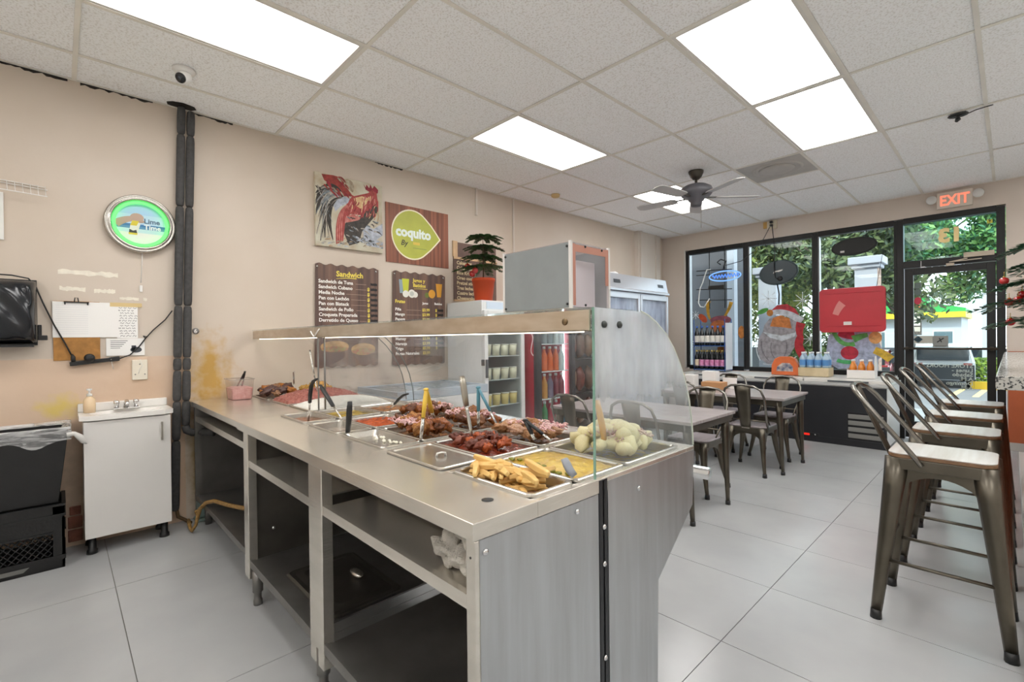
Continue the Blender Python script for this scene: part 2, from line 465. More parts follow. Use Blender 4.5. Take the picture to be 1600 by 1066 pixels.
# ---- troffer lights
def tmat():
    m = bpy.data.materials.new('lit diffuser'); m.use_nodes = True
    n = m.node_tree; n.nodes.clear()
    out = n.nodes.new('ShaderNodeOutputMaterial'); e = n.nodes.new('ShaderNodeEmission')
    tc = n.nodes.new('ShaderNodeTexCoord'); wv = n.nodes.new('ShaderNodeTexWave')
    wv.bands_direction = 'X'; wv.inputs['Scale'].default_value = .55; wv.inputs['Phase Offset'].default_value = 3.4
    n.links.new(tc.outputs['Object'], wv.inputs[0])
    mr = n.nodes.new('ShaderNodeMapRange'); mr.inputs[3].default_value = LAMP*.75; mr.inputs[4].default_value = LAMP*1.25
    n.links.new(wv.outputs[1], mr.inputs[0]); n.links.new(mr.outputs[0], e.inputs[1])
    e.inputs[0].default_value = (1, .98, .955, 1)
    n.links.new(e.outputs[0], out.inputs[0])
    return m
diff = tmat()
frm = M('troffer frame', 'dedbd4', .4)
names = {(2, 3): 'ceiling light panel over the hand sink and left wall', (2, 5): 'ceiling light panel over the menu boards', (5, 5): 'long ceiling light panel end to end with a second one, farther from the window',
         (5, 6): 'long ceiling light panel end to end with a second one, nearer the air vent', (2, 7): 'ceiling light panel behind the dark ceiling fan',
         (5, 3): 'added unseen ceiling light panel above the steel counter end', (8, 3): 'added unseen ceiling light panel above the near end of the bar', (8, 5): 'added unseen ceiling light panel above the middle of the bar', (8, 6): 'added unseen ceiling light panel above the bar between the middle and the window end', (8, 7): 'added unseen ceiling light panel above the bar beside the shopfront wall',  # unseen row over the bar, added to brighten the far end
         (2, 1): 'added unseen ceiling light panel above the bin and crate corner', (5, 1): 'added unseen ceiling light panel in the kitchen behind the counter', (8, 1): 'added unseen ceiling light panel in the kitchen corner beyond the bar'}
for (i, j) in sorted(LIGHTS):
    a, b, c, d = BL[i]+.013, BL[i+1]-.013, CL[j]+.013, CL[j+1]-.013
    t = thing('ceiling_light', names[(i, j)], 'light', ((a+b)/2, (c+d)/2, ZC+.002), 'recessed fluorescent troffers')
    z = ZC+.002
    MB().box(a, b, c, c+.02, z-.004, z+.03).box(a, b, d-.02, d, z-.004, z+.03).box(a, a+.02, c+.02, d-.02, z-.004, z+.03).box(b-.02, b, c+.02, d-.02, z-.004, z+.03).build('frame', frm, t)
    B(a+.02, b-.02, c+.02, d-.02, z+.004, z+.012).build('diffuser', diff, t)
# ---- shopfront windows
pane = glass('window glass', 'f2f7f5', .3)
silver = M('silver trim', 'a8a8aa', .35, .8)
WX = [.42, 1.37, 2.29, 3.19]
for k in range(3):
    a, b = WX[k], WX[k+1]
    o = struct(MB().box(a, a+.045, YB+.0, YB+.11, .79, 2.72).box(b-.03, b, YB, YB+.11, .79, 2.72).box(a+.045, b-.03, YB, YB+.11, 2.665, 2.735)
               .box(a+.045, b-.03, YB, YB+.11, .765, .83).build('window_%d' % (k+1), black_fr, bevel=.003), ['black framed shop window with the neon sign and wine display', 'black framed shop window between two mullions with a hanging oval sign', 'black framed shop window beside the door behind the red tray'][k])
    B(a+.045, a+.058, YB+.02, YB+.10, .83, 2.665).build('inner_trim', silver, o)
    B(a+.045, b-.03, YB+.055, YB+.061, .83, 2.665).build('pane', pane, o)
struct(B(.395, .42, YB-.012, YB+.1, .78, 2.745).build('trim_3', M('white jamb', 'd9d4cc', .5)), 'pale jamb strip beside the first shop window')
# ---- door with transom
d = struct(MB().box(3.19, 3.255, YB-.01, YB+.11, 0, 2.72).box(4.065, 4.135, YB-.01, YB+.11, 0, 2.72).box(3.255, 4.065, YB-.01, YB+.11, 2.665, 2.735).box(3.255, 4.065, YB-.01, YB+.11, 2.12, 2.20)
           .build('door_1', black_fr, bevel=.003), 'black framed glass entrance door with transom')
B(3.255, 4.065, YB+.05, YB+.056, 2.20, 2.665).build('transom_pane', glass('transom glass', 'dff1ee', .3), d)
leaf = MB().box(3.262, 3.345, YB+.02, YB+.065, .02, 2.11).box(3.985, 4.058, YB+.02, YB+.065, .02, 2.11).box(3.345, 3.985, YB+.02, YB+.065, 2.03, 2.11).box(3.345, 3.985, YB+.02, YB+.065, .02, .22).build('door_leaf', black_fr, d, bevel=.003)
B(3.345, 3.985, YB+.04, YB+.046, .22, 2.03).build('door_pane', pane, leaf)
MB().cyl((3.25, YB-.05, 1.125), (4.075, YB-.05, 1.125), .014, n=10).box(3.27, 3.30, YB-.06, YB+.02, 1.105, 1.145).box(4.01, 4.04, YB-.06, YB+.02, 1.105, 1.145).build('push_bar', M('bronze bar', '4a443c', .35, .7), leaf)
MB().box(3.80, 4.05, YB-.05, YB+.0, 2.18, 2.235).bar((3.83, YB-.03, 2.17), (3.68, YB-.07, 2.14), .018, .01).bar((3.68, YB-.07, 2.14), (3.95, YB-.06, 2.15), .016, .01).box(3.65, 3.72, YB-.05, YB-.01, 2.10, 2.13).build('door_closer', M('closer', 'a79b8b', .4, .5), d)
MB().box(3.42, 3.425, YB-.02, YB-.01, 2.11, 2.19).box(3.42, 3.46, YB-.03, YB-.01, 2.105, 2.118).build('door_bracket', silver, d)
gold = M('gold vinyl', 'ffe2a0', .4)
tp = [c for c in d.children if c.name.startswith('transom_pane')][0]
text('unit_number', '13', .22, (3.79, YB+.046, 2.40), AX_OUT, gold, tp, bold=.012, ext=.001, line=1)
B(3.99, 4.035, YB+.045, YB+.049, 2.55, 2.595).build('sticker', M('yellow sticker', 'd8d24a', .5), tp)
MB().prism([(4.012, 2.556), (4.016, 2.556), (4.016, 2.572), (4.026, 2.586), (4.002, 2.586), (4.012, 2.572)], (0, YB+.0435, 0), (1, 0, 0), (0, 0, 1), (0, .001, 0)).build('sticker_mark', M('dark vinyl', '24302a', .5), tp)
dp = [c for c in leaf.children if c.name.startswith('door_pane')][0]
vin = M('pale vinyl', 'c9ccc6', .6)
MB().box(3.52, 3.66, YB+.034, YB+.038, 1.14, 1.275).build('door_notice', M('grey notice', '8d8f8b', .6), dp)
MB().bar((3.56, YB+.033, 1.20), (3.62, YB+.033, 1.25), .012, .002, up=(0, 1, 0)).bar((3.58, YB+.033, 1.25), (3.60, YB+.033, 1.20), .01, .002, up=(0, 1, 0)).box(3.54, 3.64, YB+.0325, YB+.034, 1.15, 1.156).build('notice_mark', black_pl, dp)
MB().box(3.40, 3.88, YB+.037, YB+.039, .665, .668).box(3.40, 3.88, YB+.037, YB+.039, .952, .955).box(3.40, 3.403, YB+.037, YB+.039, .668, .952).box(3.877, 3.88, YB+.037, YB+.039, .668, .952).build('hours_outline', M('dark outline', '3a4042', .5), dp)
text('hours_lettering', 'STORE HOURS\nLunes -\nSabado\nA.M.\nDomingo\nA.M.', .062, (3.87, YB+.041, .90), AX_OUT, vin, dp, bold=.001, line=.82)
MB().prism([(-.045, 0), (0, -.045), (.045, 0), (0, .045)], (3.355+.03, YB+.036, 1.235), (1, 0, 0), (0, 0, 1), (0, .003, 0)).build('diamond_sticker', M('teal dark', '1d3a45', .5), dp)
rd = MB(); rd.prism([(.035*math.cos(t*.4488), .045*math.sin(t*.4488)) for t in range(14)], (3.385, YB+.036, 1.71), (1, 0, 0), (0, 0, 1), (0, .003, 0)); rd.build('round_sticker', M('red vinyl', 'b32540', .5), dp)
rd = MB(); rd.prism([(.035*math.cos(t*.4488), .04*math.sin(t*.4488)) for t in range(14)], (3.385, YB+.036, 1.815), (1, 0, 0), (0, 0, 1), (0, .003, 0)); rd.box(3.352, 3.418, YB+.036, YB+.039, 1.86, 1.93).build('round_sticker', M('grey vinyl', '5d6a66', .5), dp)
# ================================================================== LEFT WALL
VX = AX_LEFT
def disc(r, n=40, ry=None): return [(r*math.cos(2*math.pi*k/n), (ry or r)*math.sin(2*math.pi*k/n)) for k in range(n)]
def lw(mb, poly, x, h=.0006, off=(0, 0)): return mb.prism([(p[0]+off[0], p[1]+off[1]) for p in poly], (x, 0, 0), (0, 1, 0), (0, 0, 1), (h, 0, 0))
def ribbon(pts, w0, w1, n=14, mid=None):
    """tapered brush stroke polygon along a quadratic or cubic curve"""
    P = [Vector(p).to_2d() if len(p) > 2 else Vector(p) for p in pts]
    def at(t):
        Q = list(P)
        while len(Q) > 1: Q = [Q[i].lerp(Q[i+1], t) for i in range(len(Q)-1)]
        return Q[0]
    l, r = [], []
    for k in range(n+1):
        t = k/n; p = at(t); dv = at(min(1, t+.01))-at(max(0, t-.01)); dv.normalize()
        nr = Vector((-dv.y, dv.x)); wd = (w0+(w1-w0)*t) if mid is None else (w0*(1-t)**2+2*mid*t*(1-t)*2+w1*t*t)
        l.append(tuple(p+nr*wd/2)); r.append(tuple(p-nr*wd/2))
    return l+r[::-1]
# ---- neon clock
t = thing('neon_clock', 'round chrome wall sign with glowing green neon ring and beach picture', 'sign', (0, .42, 1.92))
cy, cz = .42, 2.122
cr = M('brushed rim', 'b5b1aa', .18, .95)
MB().lathe([(.196, 0), (.200, .02), (.196, .045), (.186, .052), (.180, .04), (.174, .055), (.164, .056), (.158, .03), (.158, .012)], (.001, cy, cz), 56, VX, caps=False).build('rim', cr, t)
MB().tube([(.034, cy+.146*math.cos(a*.1309), cz+.146*math.sin(a*.1309)) for a in range(48)], .010, 8, closed=True).build('neon_tube', emis('green neon', '6cff74', 1.5), t)
fm, n, b = nt('beach picture')
tc = n.nodes.new('ShaderNodeTexCoord'); sp = n.nodes.new('ShaderNodeSeparateXYZ'); rp = n.nodes.new('ShaderNodeValToRGB')
mr = n.nodes.new('ShaderNodeMapRange'); mr.inputs[1].default_value = .05; mr.inputs[2].default_value = .36
n.links.new(tc.outputs['Object'], sp.inputs[0]); n.links.new(sp.outputs[2], mr.inputs[0]); n.links.new(mr.outputs[0], rp.inputs[0]); n.links.new(rp.outputs[0], b.inputs['Base Color'])
rp.color_ramp.interpolation = 'CONSTANT'
els = rp.color_ramp.elements
els[0].color = (*srgb('e6e4e0'), 1); els[1].position = .30; els[1].color = (*srgb('bfe0e2'), 1)
for pos, c in [(.385, '5c93b8'), (.435, '3c78aa'), (.49, 'bcd7ee'), (.7, 'a8c8ec')]:
    e = els.new(pos); e.color = (*srgb(c), 1)
lw(MB(), [(cy+p[0], cz+p[1]) for p in disc(.158, 48)], .010, .004).build('face', fm, t)
pr = MB()
lw(pr, ribbon([(cy-.135, cz-.012), (cy-.09, cz+.03), (cy-.035, cz+.035)], .05, .034), .0145, .0006)
lw(pr, [(cy+p[0]-.02, cz+p[1]+.045) for p in disc(.038, 16, .03)], .0147, .0006)
lw(pr, [(cy+p[0]+.0, cz+p[1]+.022) for p in disc(.022, 14, .012)], .0149, .0006)
pr.cur = 1
lw(pr, [(cy-.045, cz+.022), (cy-.008, cz+.022), (cy-.022, cz-.012), (cy-.058, cz-.012)], .015, .0006)
lw(pr, [(cy-.065, cz-.075), (cy-.02, cz-.075), (cy-.017, cz-.062), (cy-.067, cz-.062)], .015, .0006)
pr.cur = 2
lw(pr, [(cy-.03, cz+.075), (cy-.012, cz+.075), (cy-.002, cz+.0), (cy-.022, cz-.08), (cy-.066, cz-.08), (cy-.056, cz-.005)], .0143, .0006)
pr.cur = 3
lw(pr, [(cy-.064, cz-.062), (cy-.02, cz-.062), (cy-.024, cz-.04), (cy-.042, cz-.048), (cy-.062, cz-.038)], .0151, .0006)
pr.build('picture', [M('skin print', 'b79a8c', .5), M('yellow print', 'd9c53a', .4), M('pale glass print', 'dfe3d8', .4), M('dark print', '3b3f3a', .5)], t)
text('lettering', 'Lime', .046, (.0152, cy+.018, cz+.012), VX, M('slate print', '4f6a86', .5), t, bold=.0012)
text('lettering', 'Time', .046, (.0152, cy+.018, cz-.030), VX, M('white print', 'eef2f4', .5), t, bold=.0012)
cb_ = MB().tube([(.02, .425, 1.925), (.012, .424, 1.85), (.008, .417, 1.72)], .0022, 6); cb_.build('cord', white_pl, t)
B(.004, .02, .408, .425, 1.655, 1.70).build('cord_switch', white_pl, t, bevel=.003)
# ---- insulated pipes
foam = M('foam sleeve', '4c4b4b', .85, var=.25, vs_=40, bump=.4, bs=160)
def pipe(name, label, y0, y1, x, cuts, ztop):
    t = thing(name, label, 'pipe', (x, y0, cuts[-1]), 'insulated pipes on the left wall')
    yy = lambda z: y0+(y1-y0)*(z-1.0)/1.85
    for a, b in zip(cuts[:-1], cuts[1:]):
        zs = [a-.002, a-.012, a-.04, (a+b)/2, b+.04, b+.012, b+.002]; rr = [.017, .0235, .026, .0265, .026, .0235, .017]
        MB().tube([(x, yy(z), z) for z in zs], rr, 14).build('insulation_sleeve', foam, t)
    return t
p1 = pipe('insulated_pipe', 'dark grey foam wrapped pipe from ceiling to floor beside the sink', .608, .655, .06, [3.0, 2.80, 2.28, 1.565, 1.19, 1.10, .88, .60, .10], 3)
MB().tube([(.06, .592, .12), (.075, .60, .06), (.09, .64, .03), (.16, .66, .025)], .012, 8).build('pipe_end', M('rusty fitting', '6a5236', .7, .4, var=.5, vs_=40), p1)
p2 = pipe('insulated_pipe', 'dark grey foam wrapped pipe bending into the counter base', .664, .712, .062, [2.98, 2.80, 2.28, 1.565, 1.19, 1.10, .88, .70], 3)
MB().tube([(.062, .655, .70), (.066, .662, .665), (.085, .69, .65), (.12, .75, .648), (.2, .80, .646)], [.025, .027, .027, .026, .025], 14).build('insulation_elbow', foam, p2)
B(.002, .012, .675, .715, 1.72, 1.80).build('wall_plate', white_pl, wl, bevel=.003)
# ---- flat dark patch for the shaded hole in the ceiling tile around the pipes
MB().prism([(.03, .58), (.07, .57), (.10, .60), (.12, .66), (.10, .73), (.06, .75), (.02, .72), (.01, .64)], (0, 0, ZC-.0025), (1, 0, 0), (0, 1, 0), (0, 0, .002)).build('pipe_hole_shade', gap, ce)
# ---- hand sink
t = thing('hand_sink', 'narrow white hand sink cabinet on black feet against the wall', 'sink', (.15, .32, 0))
lam = M('white laminate', 'dddad6', .35, var=.03, vs_=3)
B(.02, .268, .103, .533, .105, .825).build('body', lam, t, bevel=.002)
dr = B(.270, .288, .101, .535, .105, .82).build('door', lam, t, bevel=.002)
MB().bar((.305, .487, .66), (.305, .487, .78), .010, .012).box(.286, .306, .482, .492, .665, .677).box(.286, .306, .482, .492, .763, .775).build('handle', M('satin nickel', 'b9b3a8', .35, .85), dr)
for (x, y) in [(.235, .135), (.235, .50), (.05, .135), (.05, .50)]:
    MB().lathe([(.020, .105), (.020, .03), (.027, .022), (.029, 0)][::-1], (x, y, 0), 16).build('foot', black_pl, t)
por = M('porcelain', 'eeebe6', .15, var=.03, vs_=4)
def basin():
    m = MB(); y0, y1, x0, x1 = .082, .552, .006, .302
    def ring(i, z, cx=.165, cyy=.317): return [(cx+(x1-x0)/2*.74*i*math.cos(a*2*math.pi/28), cyy+(y1-y0)/2*.80*i*math.sin(a*2*math.pi/28), z) for a in range(28)]
    out = []
    for a in range(28):
        c, s = math.cos(a*2*math.pi/28), math.sin(a*2*math.pi/28); k = min(1/max(abs(c), 1e-6), 1/max(abs(s), 1e-6))
        out.append((c*k, s*k))
    lvl = []
    lvl.append([((x0+x1)/2+(x1-x0)/2*p[0], (y0+y1)/2+(y1-y0)/2*p[1], .828) for p in out])
    lvl.append([((x0+x1)/2+(x1-x0)/2*p[0], (y0+y1)/2+(y1-y0)/2*p[1], .858) for p in out])
    lvl.append(ring(1, .858)); lvl.append(ring(.93, .845)); lvl.append(ring(.7, .80)); lvl.append(ring(.2, .775))
    vs_ = [v for l in lvl for v in l]; fs = [(i*28+k, i*28+(k+1) % 28, (i+1)*28+(k+1) % 28, (i+1)*28+k) for i in range(5) for k in range(28)]
    fs.append(tuple(5*28+k for k in range(28)))
    m.add(vs_, fs, False)
    return m
basin().build('basin', por, t)
B(.002, .03, .082, .552, .858, .912).build('backsplash', por, t, bevel=.006)
fa = MB().box(.05, .095, .255, .392, .858, .872).build('faucet', chrome, t, bevel=.004)
MB().tube([(.07, .323, .87), (.072, .323, .905), (.10, .323, .915), (.145, .323, .895)], [.016, .014, .012, .010], 12).build('spout', chrome, fa)
for y in (.272, .375):
    MB().lathe([(.013, 0), (.012, .02), (.017, .03), (.016, .045), (.006, .05)], (.07, y, .872), 14).tube([(.07, y, .915), (.085, y-.01, .921)], .004, 6).build('tap_knob', chrome, fa)
# ---- soap bottle
t = thing('soap_bottle', 'peach liquid soap pump bottle on the corner of the sink', 'bottle', (.10, .137, .859))
MB().lathe([(.0, 0), (.030, 0), (.031, .05), (.029, .085), (.016, .10), (.012, .105)], (.10, .137, .859), 20).build('bottle', M('peach soap', 'e6cba6', .25), t)
MB().lathe([(.014, .105), (.014, .12), (.005, .122), (.005, .14), (.014, .142), (.014, .152), (0, .154)], (.10, .137, .859), 16).tube([(.10, .137, 1.005), (.135, .137, 1.002), (.142, .137, .995)], .005, 8).build('pump', white_pl, t)
# ---- milk crate and bin
t = thing('milk_crate', 'black plastic milk crate with lattice sides under the bin', 'crate', (.19, -.16, 0))
bk = M('crate plastic', '19191a', .45, var=.3, vs_=12, bump=.08)
X0, X1, Y0, Y1 = .03, .355, -.335, .012
def crate_side(mb, o, u, L, nrm):
    o, u, nrm = Vector(o), Vector(u), Vector(nrm); up = Vector((0, 0, 1))
    def bx(a, b, z0, z1, th=.012): mb.prism([(a, z0), (b, z0), (b, z1), (a, z1)], o, u, up, nrm*th)
    bx(0, L, 0, .05); bx(0, L, .05, .075, .016); bx(0, .05, .075, .36); bx(L-.05, L, .075, .36); bx(.05, L-.05, .215, .30); bx(0, L, .30, .315, .018); bx(.05, L-.05, .205, .217, .018); bx(0, L, .36, .372, .018); bx(0, L, .315, .36)
    k = 0
    for s in (-1, 1):
        for i in range(-4, 12):
            a0 = .05+i*.032; pts = []
            for q in range(14):
                z = .075+.13*q/13; a = a0+(z-.075)*s*.9+(0 if s > 0 else .13)
                if .05 <= a <= L-.05: pts.append(o+u*a+up*z+nrm*.006)
            if len(pts) > 2: mb.tube(pts, .0032, 5)
for (o_, u_, L_, nn) in [((X1-.012, Y0, 0), (0, 1, 0), Y1-Y0, (1, 0, 0)), ((X0, Y0, 0), (0, 1, 0), Y1-Y0, (1, 0, 0)), ((X0, Y0, 0), (1, 0, 0), X1-X0, (0, 1, 0)), ((X0, Y1-.012, 0), (1, 0, 0), X1-X0, (0, 1, 0))]:
    m = MB(); crate_side(m, o_, u_, L_, nn); m.build('lattice_side', bk, t)
B(X0, X1, Y0, Y1, .0, .012).build('base', bk, t)
MB().prism([(-.27, .022), (-.16, .022), (-.135, .045), (-.25, .045)], (X1+.0045, 0, 0), (0, 1, 0), (0, 0, 1), (.001, 0, 0)).build('label_patch', M('grey label', '6d6d6a', .6), t)
t = thing('waste_bin', 'black tapered waste bin lined with a clear plastic bag', 'bin', (.19, -.15, .375))
def frus(mb, b, tp, z0, z1, th=.006):
    (x0, x1, y0, y1), (X0_, X1_, Y0_, Y1_) = b, tp
    v = [(x0,y0,z0),(x1,y0,z0),(x1,y1,z0),(x0,y1,z0),(X0_,Y0_,z1),(X1_,Y0_,z1),(X1_,Y1_,z1),(X0_,Y1_,z1)]
    v += [(X0_+th,Y0_+th,z1),(X1_-th,Y0_+th,z1),(X1_-th,Y1_-th,z1),(X0_+th,Y1_-th,z1),(x0+th,y0+th,z0+th),(x1-th,y0+th,z0+th),(x1-th,y1-th,z0+th),(x0+th,y1-th,z0+th)]
    f = [(0,3,2,1)] + [(i,(i+1)%4,4+(i+1)%4,4+i) for i in range(4)] + [(4+i,4+(i+1)%4,8+(i+1)%4,8+i) for i in range(4)] + [(8+i,8+(i+1)%4,12+(i+1)%4,12+i) for i in range(4)] + [(12,13,14,15)]
    return mb.add(v, f)
frus(MB(), (.06, .325, -.31, -.012), (.035, .345, -.345, .035), .376, .80).build('body', bk, t, bevel=.008)
lin = bpy.data.materials.new('clear bag'); lin.use_nodes = True
n = lin.node_tree; b = n.nodes['Principled BSDF']; b.inputs['Base Color'].default_value = (.85, .85, .85, 1); b.inputs['Roughness'].default_value = .25
nz = n.nodes.new('ShaderNodeTexNoise'); nz.inputs['Scale'].default_value = 6; nz.inputs['Detail'].default_value = 5; nz.inputs['Distortion'].default_value = 1.5
tc = n.nodes.new('ShaderNodeTexCoord'); mp = n.nodes.new('ShaderNodeMapping'); mp.inputs['Scale'].default_value = (3, 1, 6); n.links.new(tc.outputs['Object'], mp.inputs[0]); n.links.new(mp.outputs[0], nz.inputs[0])
mr = n.nodes.new('ShaderNodeMapRange'); mr.inputs[1].default_value = .35; mr.inputs[2].default_value = .75; mr.inputs[3].default_value = .12; mr.inputs[4].default_value = .75
n.links.new(nz.outputs[0], mr.inputs[0]); n.links.new(mr.outputs[0], b.inputs['Alpha'])
def liner(u, v):
    a = u*2*math.pi; c, s = math.cos(a), math.sin(a); k = min(1/max(abs(c), 1e-6), 1/max(abs(s), 1e-6))
    rx, ry = .163, .198; out = 1+.02*math.sin(a*13+v*5)+.015*mnoise.noise(Vector((c*3, s*3, v*4)))
    if v < .25: f = .82+.18*v/.25; z = .795+.025*v/.25
    else: f = 1.015+.0*v; z = .82-(v-.25)/.75*(.075+.03*math.sin(a*2+1)+.015*math.sin(a*7))
    tp = 1-.07*(.82-z)/.42
    return (.19+rx*c*k*f*out*tp, -.155+ry*s*k*f*out*tp, z)
lo = MB().grid(liner, 72, 10).build('bag_liner', lin, t)
MB().tube([(.345, .03, .765), (.35, .06, .77), (.345, .085, .745), (.34, .10, .715), (.335, .115, .70)], [.02, .012, .018, .014, .004], 10).build('bag_knot', M('bag white', 'd9d7d3', .4), lo)
# ---- towel dispenser
t = thing('towel_dispenser', 'glossy black paper towel dispenser with swept ribs', 'dispenser', (.0, -.25, 1.29))
gl = M('gloss black', '202226', .18, .1)
def shell(u, v):
    y = -.42+.325*u; z = 1.305+.385*v
    e = max(0, 1-((abs(u-.5)*2)**14))*max(0, 1-((abs(v-.5)/.5)**9))
    x = .02+.165*max(0, e)**.45*(1-.18*(2*abs(v-.5))**2-.10*(2*abs(u-.5))**2)
    x += .007*math.sin(14*(v+.55*(u-.2)**2*2.2))*e
    return (x, y, z)
MB().grid(shell, 40, 40).build('cover', gl, t)
MB().box(.001, .03, -.42, -.095, 1.295, 1.695).box(.03, .12, -.40, -.11, 1.285, 1.30).build('back_plate', black_pl, t)
MB().box(.05, .075, -.094, -.075, 1.34, 1.42).box(.05, .08, -.094, -.05, 1.325, 1.355).build('latch', black_pl, t, bevel=.004)
# ---- papers, notes
t = thing('clipboard', 'brown clipboard with white sheet under a black wire clip on the wall', 'clipboard', (0, .08, 1.19))
B(.007, .011, -.026, .198, 1.194, 1.575).build('board', M('hardboard', 'b5803f', .6, var=.3, vs_=25), t, bevel=.001)
B(.0115, .0125, -.028, .292, 1.342, 1.572).build('sheet', paperm, t)
ln = MB()
for k in range(14): ln.box(.0126, .0128, -.015, .14, 1.365+k*.014, 1.3658+k*.014)
ln.build('ruled_line', M('pale rule', 'b9bcc4', .8), t)
MB().box(.012, .022, .025, .145, 1.565, 1.572).box(.012, .018, .027, .034, 1.552, 1.566).box(.012, .018, .136, .143, 1.552, 1.566).tube([(.015, .075, 1.572), (.015, .078, 1.597), (.015, .092, 1.597), (.015, .095, 1.572)], .003, 6).build('clip', M('dark clip', '2f2f30', .4, .5), t)
t = thing('handwritten_note', 'narrow handwritten note taped right of the clipboard', 'note', (0, .34, 1.33))
B(.0125, .0133, .285, .396, 1.335, 1.557).build('sheet', paperm, t)
rnd = random.Random(3); hw = MB()
for k in range(12):
    y = .293+rnd.uniform(0, .01)
    while y < .38:
        Lw = rnd.uniform(.008, .026); z = 1.54-k*.0172
        hw.tube([(.0137, y+Lw*q/4, z+.0045*math.sin(q*2.1+k)) for q in range(5)], .0012, 4); y += Lw+.008
hw.build('handwriting', M('ink', '3a3a3d', .7), t)
B(.0135, .0140, .25, .42, 1.548, 1.575).build('tape', M('masking tape', 'd8bf8a', .7), t)
t = thing('printed_notice', 'small printed notice with a dark picture below the handwritten note', 'notice', (0, .33, 1.216))
B(.008, .0095, .228, .432, 1.217, 1.334).build('sheet', paperm, t)
nm = MB()
for k in range(5): nm.box(.0096, .010, .25, .34-.01*k, 1.315-k*.012, 1.3185-k*.012)
lw(nm, [(.385+p[0], 1.255+p[1]) for p in disc(.032, 14, .02)], .0096, .0004)
nm.box(.0096, .010, .36, .385, 1.25, 1.285); nm.build('print', M('ink dark', '4a4c52', .7), t)
# ---- power strip and flex
t = thing('power_strip', 'black power strip with plugs hanging on its flex below the clipboard', 'power strip', (.02, .17, 1.17))
rot = Matrix.Rotation(R(6.5), 3, 'X')
MB().obox((.03, .172, 1.185), (.03, .25, .026), rot).obox((.03, .268, 1.196), (.034, .055, .03), rot).build('body', black_pl, t, bevel=.004)
MB().lathe([(.026, 0), (.028, .02), (.02, .034), (.012, .036)], (.045, .142, 1.208), 16, VX).build('plug', black_pl, t)
MB().tube([(.035, .066, 1.185), (.035, .064, 1.215), (.033, .06, 1.235)], [.011, .012, .005], 8).build('plug', black_pl, t)
MB().tube([(.03, .06, 1.22), (.02, .03, 1.30), (.018, -.02, 1.42), (.016, -.07, 1.56), (.03, -.10, 1.66), (.05, -.13, 1.702), (.06, -.2, 1.715), (.06, -.42, 1.72)], .0042, 6).tube([(.03, .292, 1.197), (.022, .35, 1.22), (.018, .40, 1.275), (.016, .435, 1.33), (.016, .48, 1.39), (.018, .55, 1.465), (.03, .59, 1.53)], .0042, 6).tube([(.016, .437, 1.335), (.03, .44, 1.345), (.02, .425, 1.35), (.016, .438, 1.33)], .004, 6).build('flex', black_pl, t)
MB().tube([(.04, .245, 1.21), (.046, .25, 1.195), (.042, .255, 1.16), (.03, .262, 1.13)], .0018, 5).build('zip_tie', white_pl, t)
o = thing('blank_plate', 'cream plastic wall plate with three screws above the sink', 'wall plate', (0, .40, 1.046))
B(.007, .02, .36, .446, 1.047, 1.185).build('plate', M('cream plastic', 'e4dccb', .45), o, bevel=.004)
for (y, z) in [(.403, 1.155), (.378, 1.085), (.43, 1.085)]: MB().lathe([(.004, 0), (.004, .003), (0, .003)], (.02, y, z), 10, VX).build('screw', steel_dk, o)
MB().tube([(.022, .405, 1.19), (.022, .41, 1.165), (.022, .418, 1.145), (.022, .40, 1.12), (.022, .395, 1.09)], .0014, 5).build('string', white_pl, o)
# ---- wire rack at the far left
t = thing('wire_rack', 'small white coated wire rack with hooks screwed to the wall', 'rack', (0, -.2, 2.2))
m = MB().tube([(.012, -.5, 2.285), (.012, -.04, 2.265)], .0025, 6).tube([(.06, -.5, 2.232), (.06, -.04, 2.214)], .003, 6).tube([(.012, -.5, 2.30), (.012, -.05, 2.28)], .0025, 6)
m.build('rail', white_pl, t)
for k in range(14):
    y = -.48+k*.033; MB().tube([(.012, y, 2.30-.002*k), (.02, y, 2.285), (.05, y+.004, 2.235-.0013*k), (.062, y+.006, 2.232-.0013*k)], .0017, 5).build('wire_hook', white_pl, t)
tag(MB().box(.0, .012, -.42, -.231, 1.93, 2.215).build('white_board', white_pl, bevel=.002), 'edge of a white board under the wire rack', 'board')
# ---- small hook rail with '6' tag by the stain
t = thing('number_tag', 'small round metal number six tag hanging on the stained wall', 'tag', (.0, .735, 1.36))
MB().lathe([(.021, 0), (.022, .004), (.018, .006), (0, .006)], (.002, .735, 1.385), 20, VX).build('disc', steel_dk, t)
text('digit', '6', .04, (.0085, .7235, 1.371), VX, white_pl, t, bold=.001)
# ---- rooster canvas
t = thing('rooster_canvas', 'stretched canvas painting of a red and black rooster', 'painting', (0, 1.934, 2.13))
cv = M('canvas paint', 'cfcdbb', .7, c2='b6a68c', vs_=9, bump=.15, bs=120, thr=(.3, .7), detail=6)
B(.002, .036, 1.617, 2.253, 2.13, 2.77).build('canvas', cv, t, bevel=.004)
def UV(x, y):
    yt = 65+.186*(x-100); yb = 955+.075*(x-100)
    return (1.617+.636*(x-100)/805, 2.77-.64*(y-yt)/(yb-yt))
SH = []
def sh(c, pts): SH.append((c, [UV(*p) for p in pts]))
def st(c, pts, w0, w1, mid=None): SH.append((c, ribbon([UV(*p) for p in pts], w0*.0008, w1*.0008, mid=None if mid is None else mid*.0008)))
sh(0, [(170, 95), (300, 95), (420, 135), (430, 210), (520, 330), (560, 350), (430, 350), (330, 260), (200, 170)])
st(1, [(430, 180), (480, 150), (540, 200), (500, 280)], 50, 70); st(1, [(420, 230), (470, 220), (520, 260)], 40, 40)
sh(2, [(470, 600), (820, 560), (700, 690), (640, 760), (600, 900), (480, 940), (420, 800), (430, 690)])
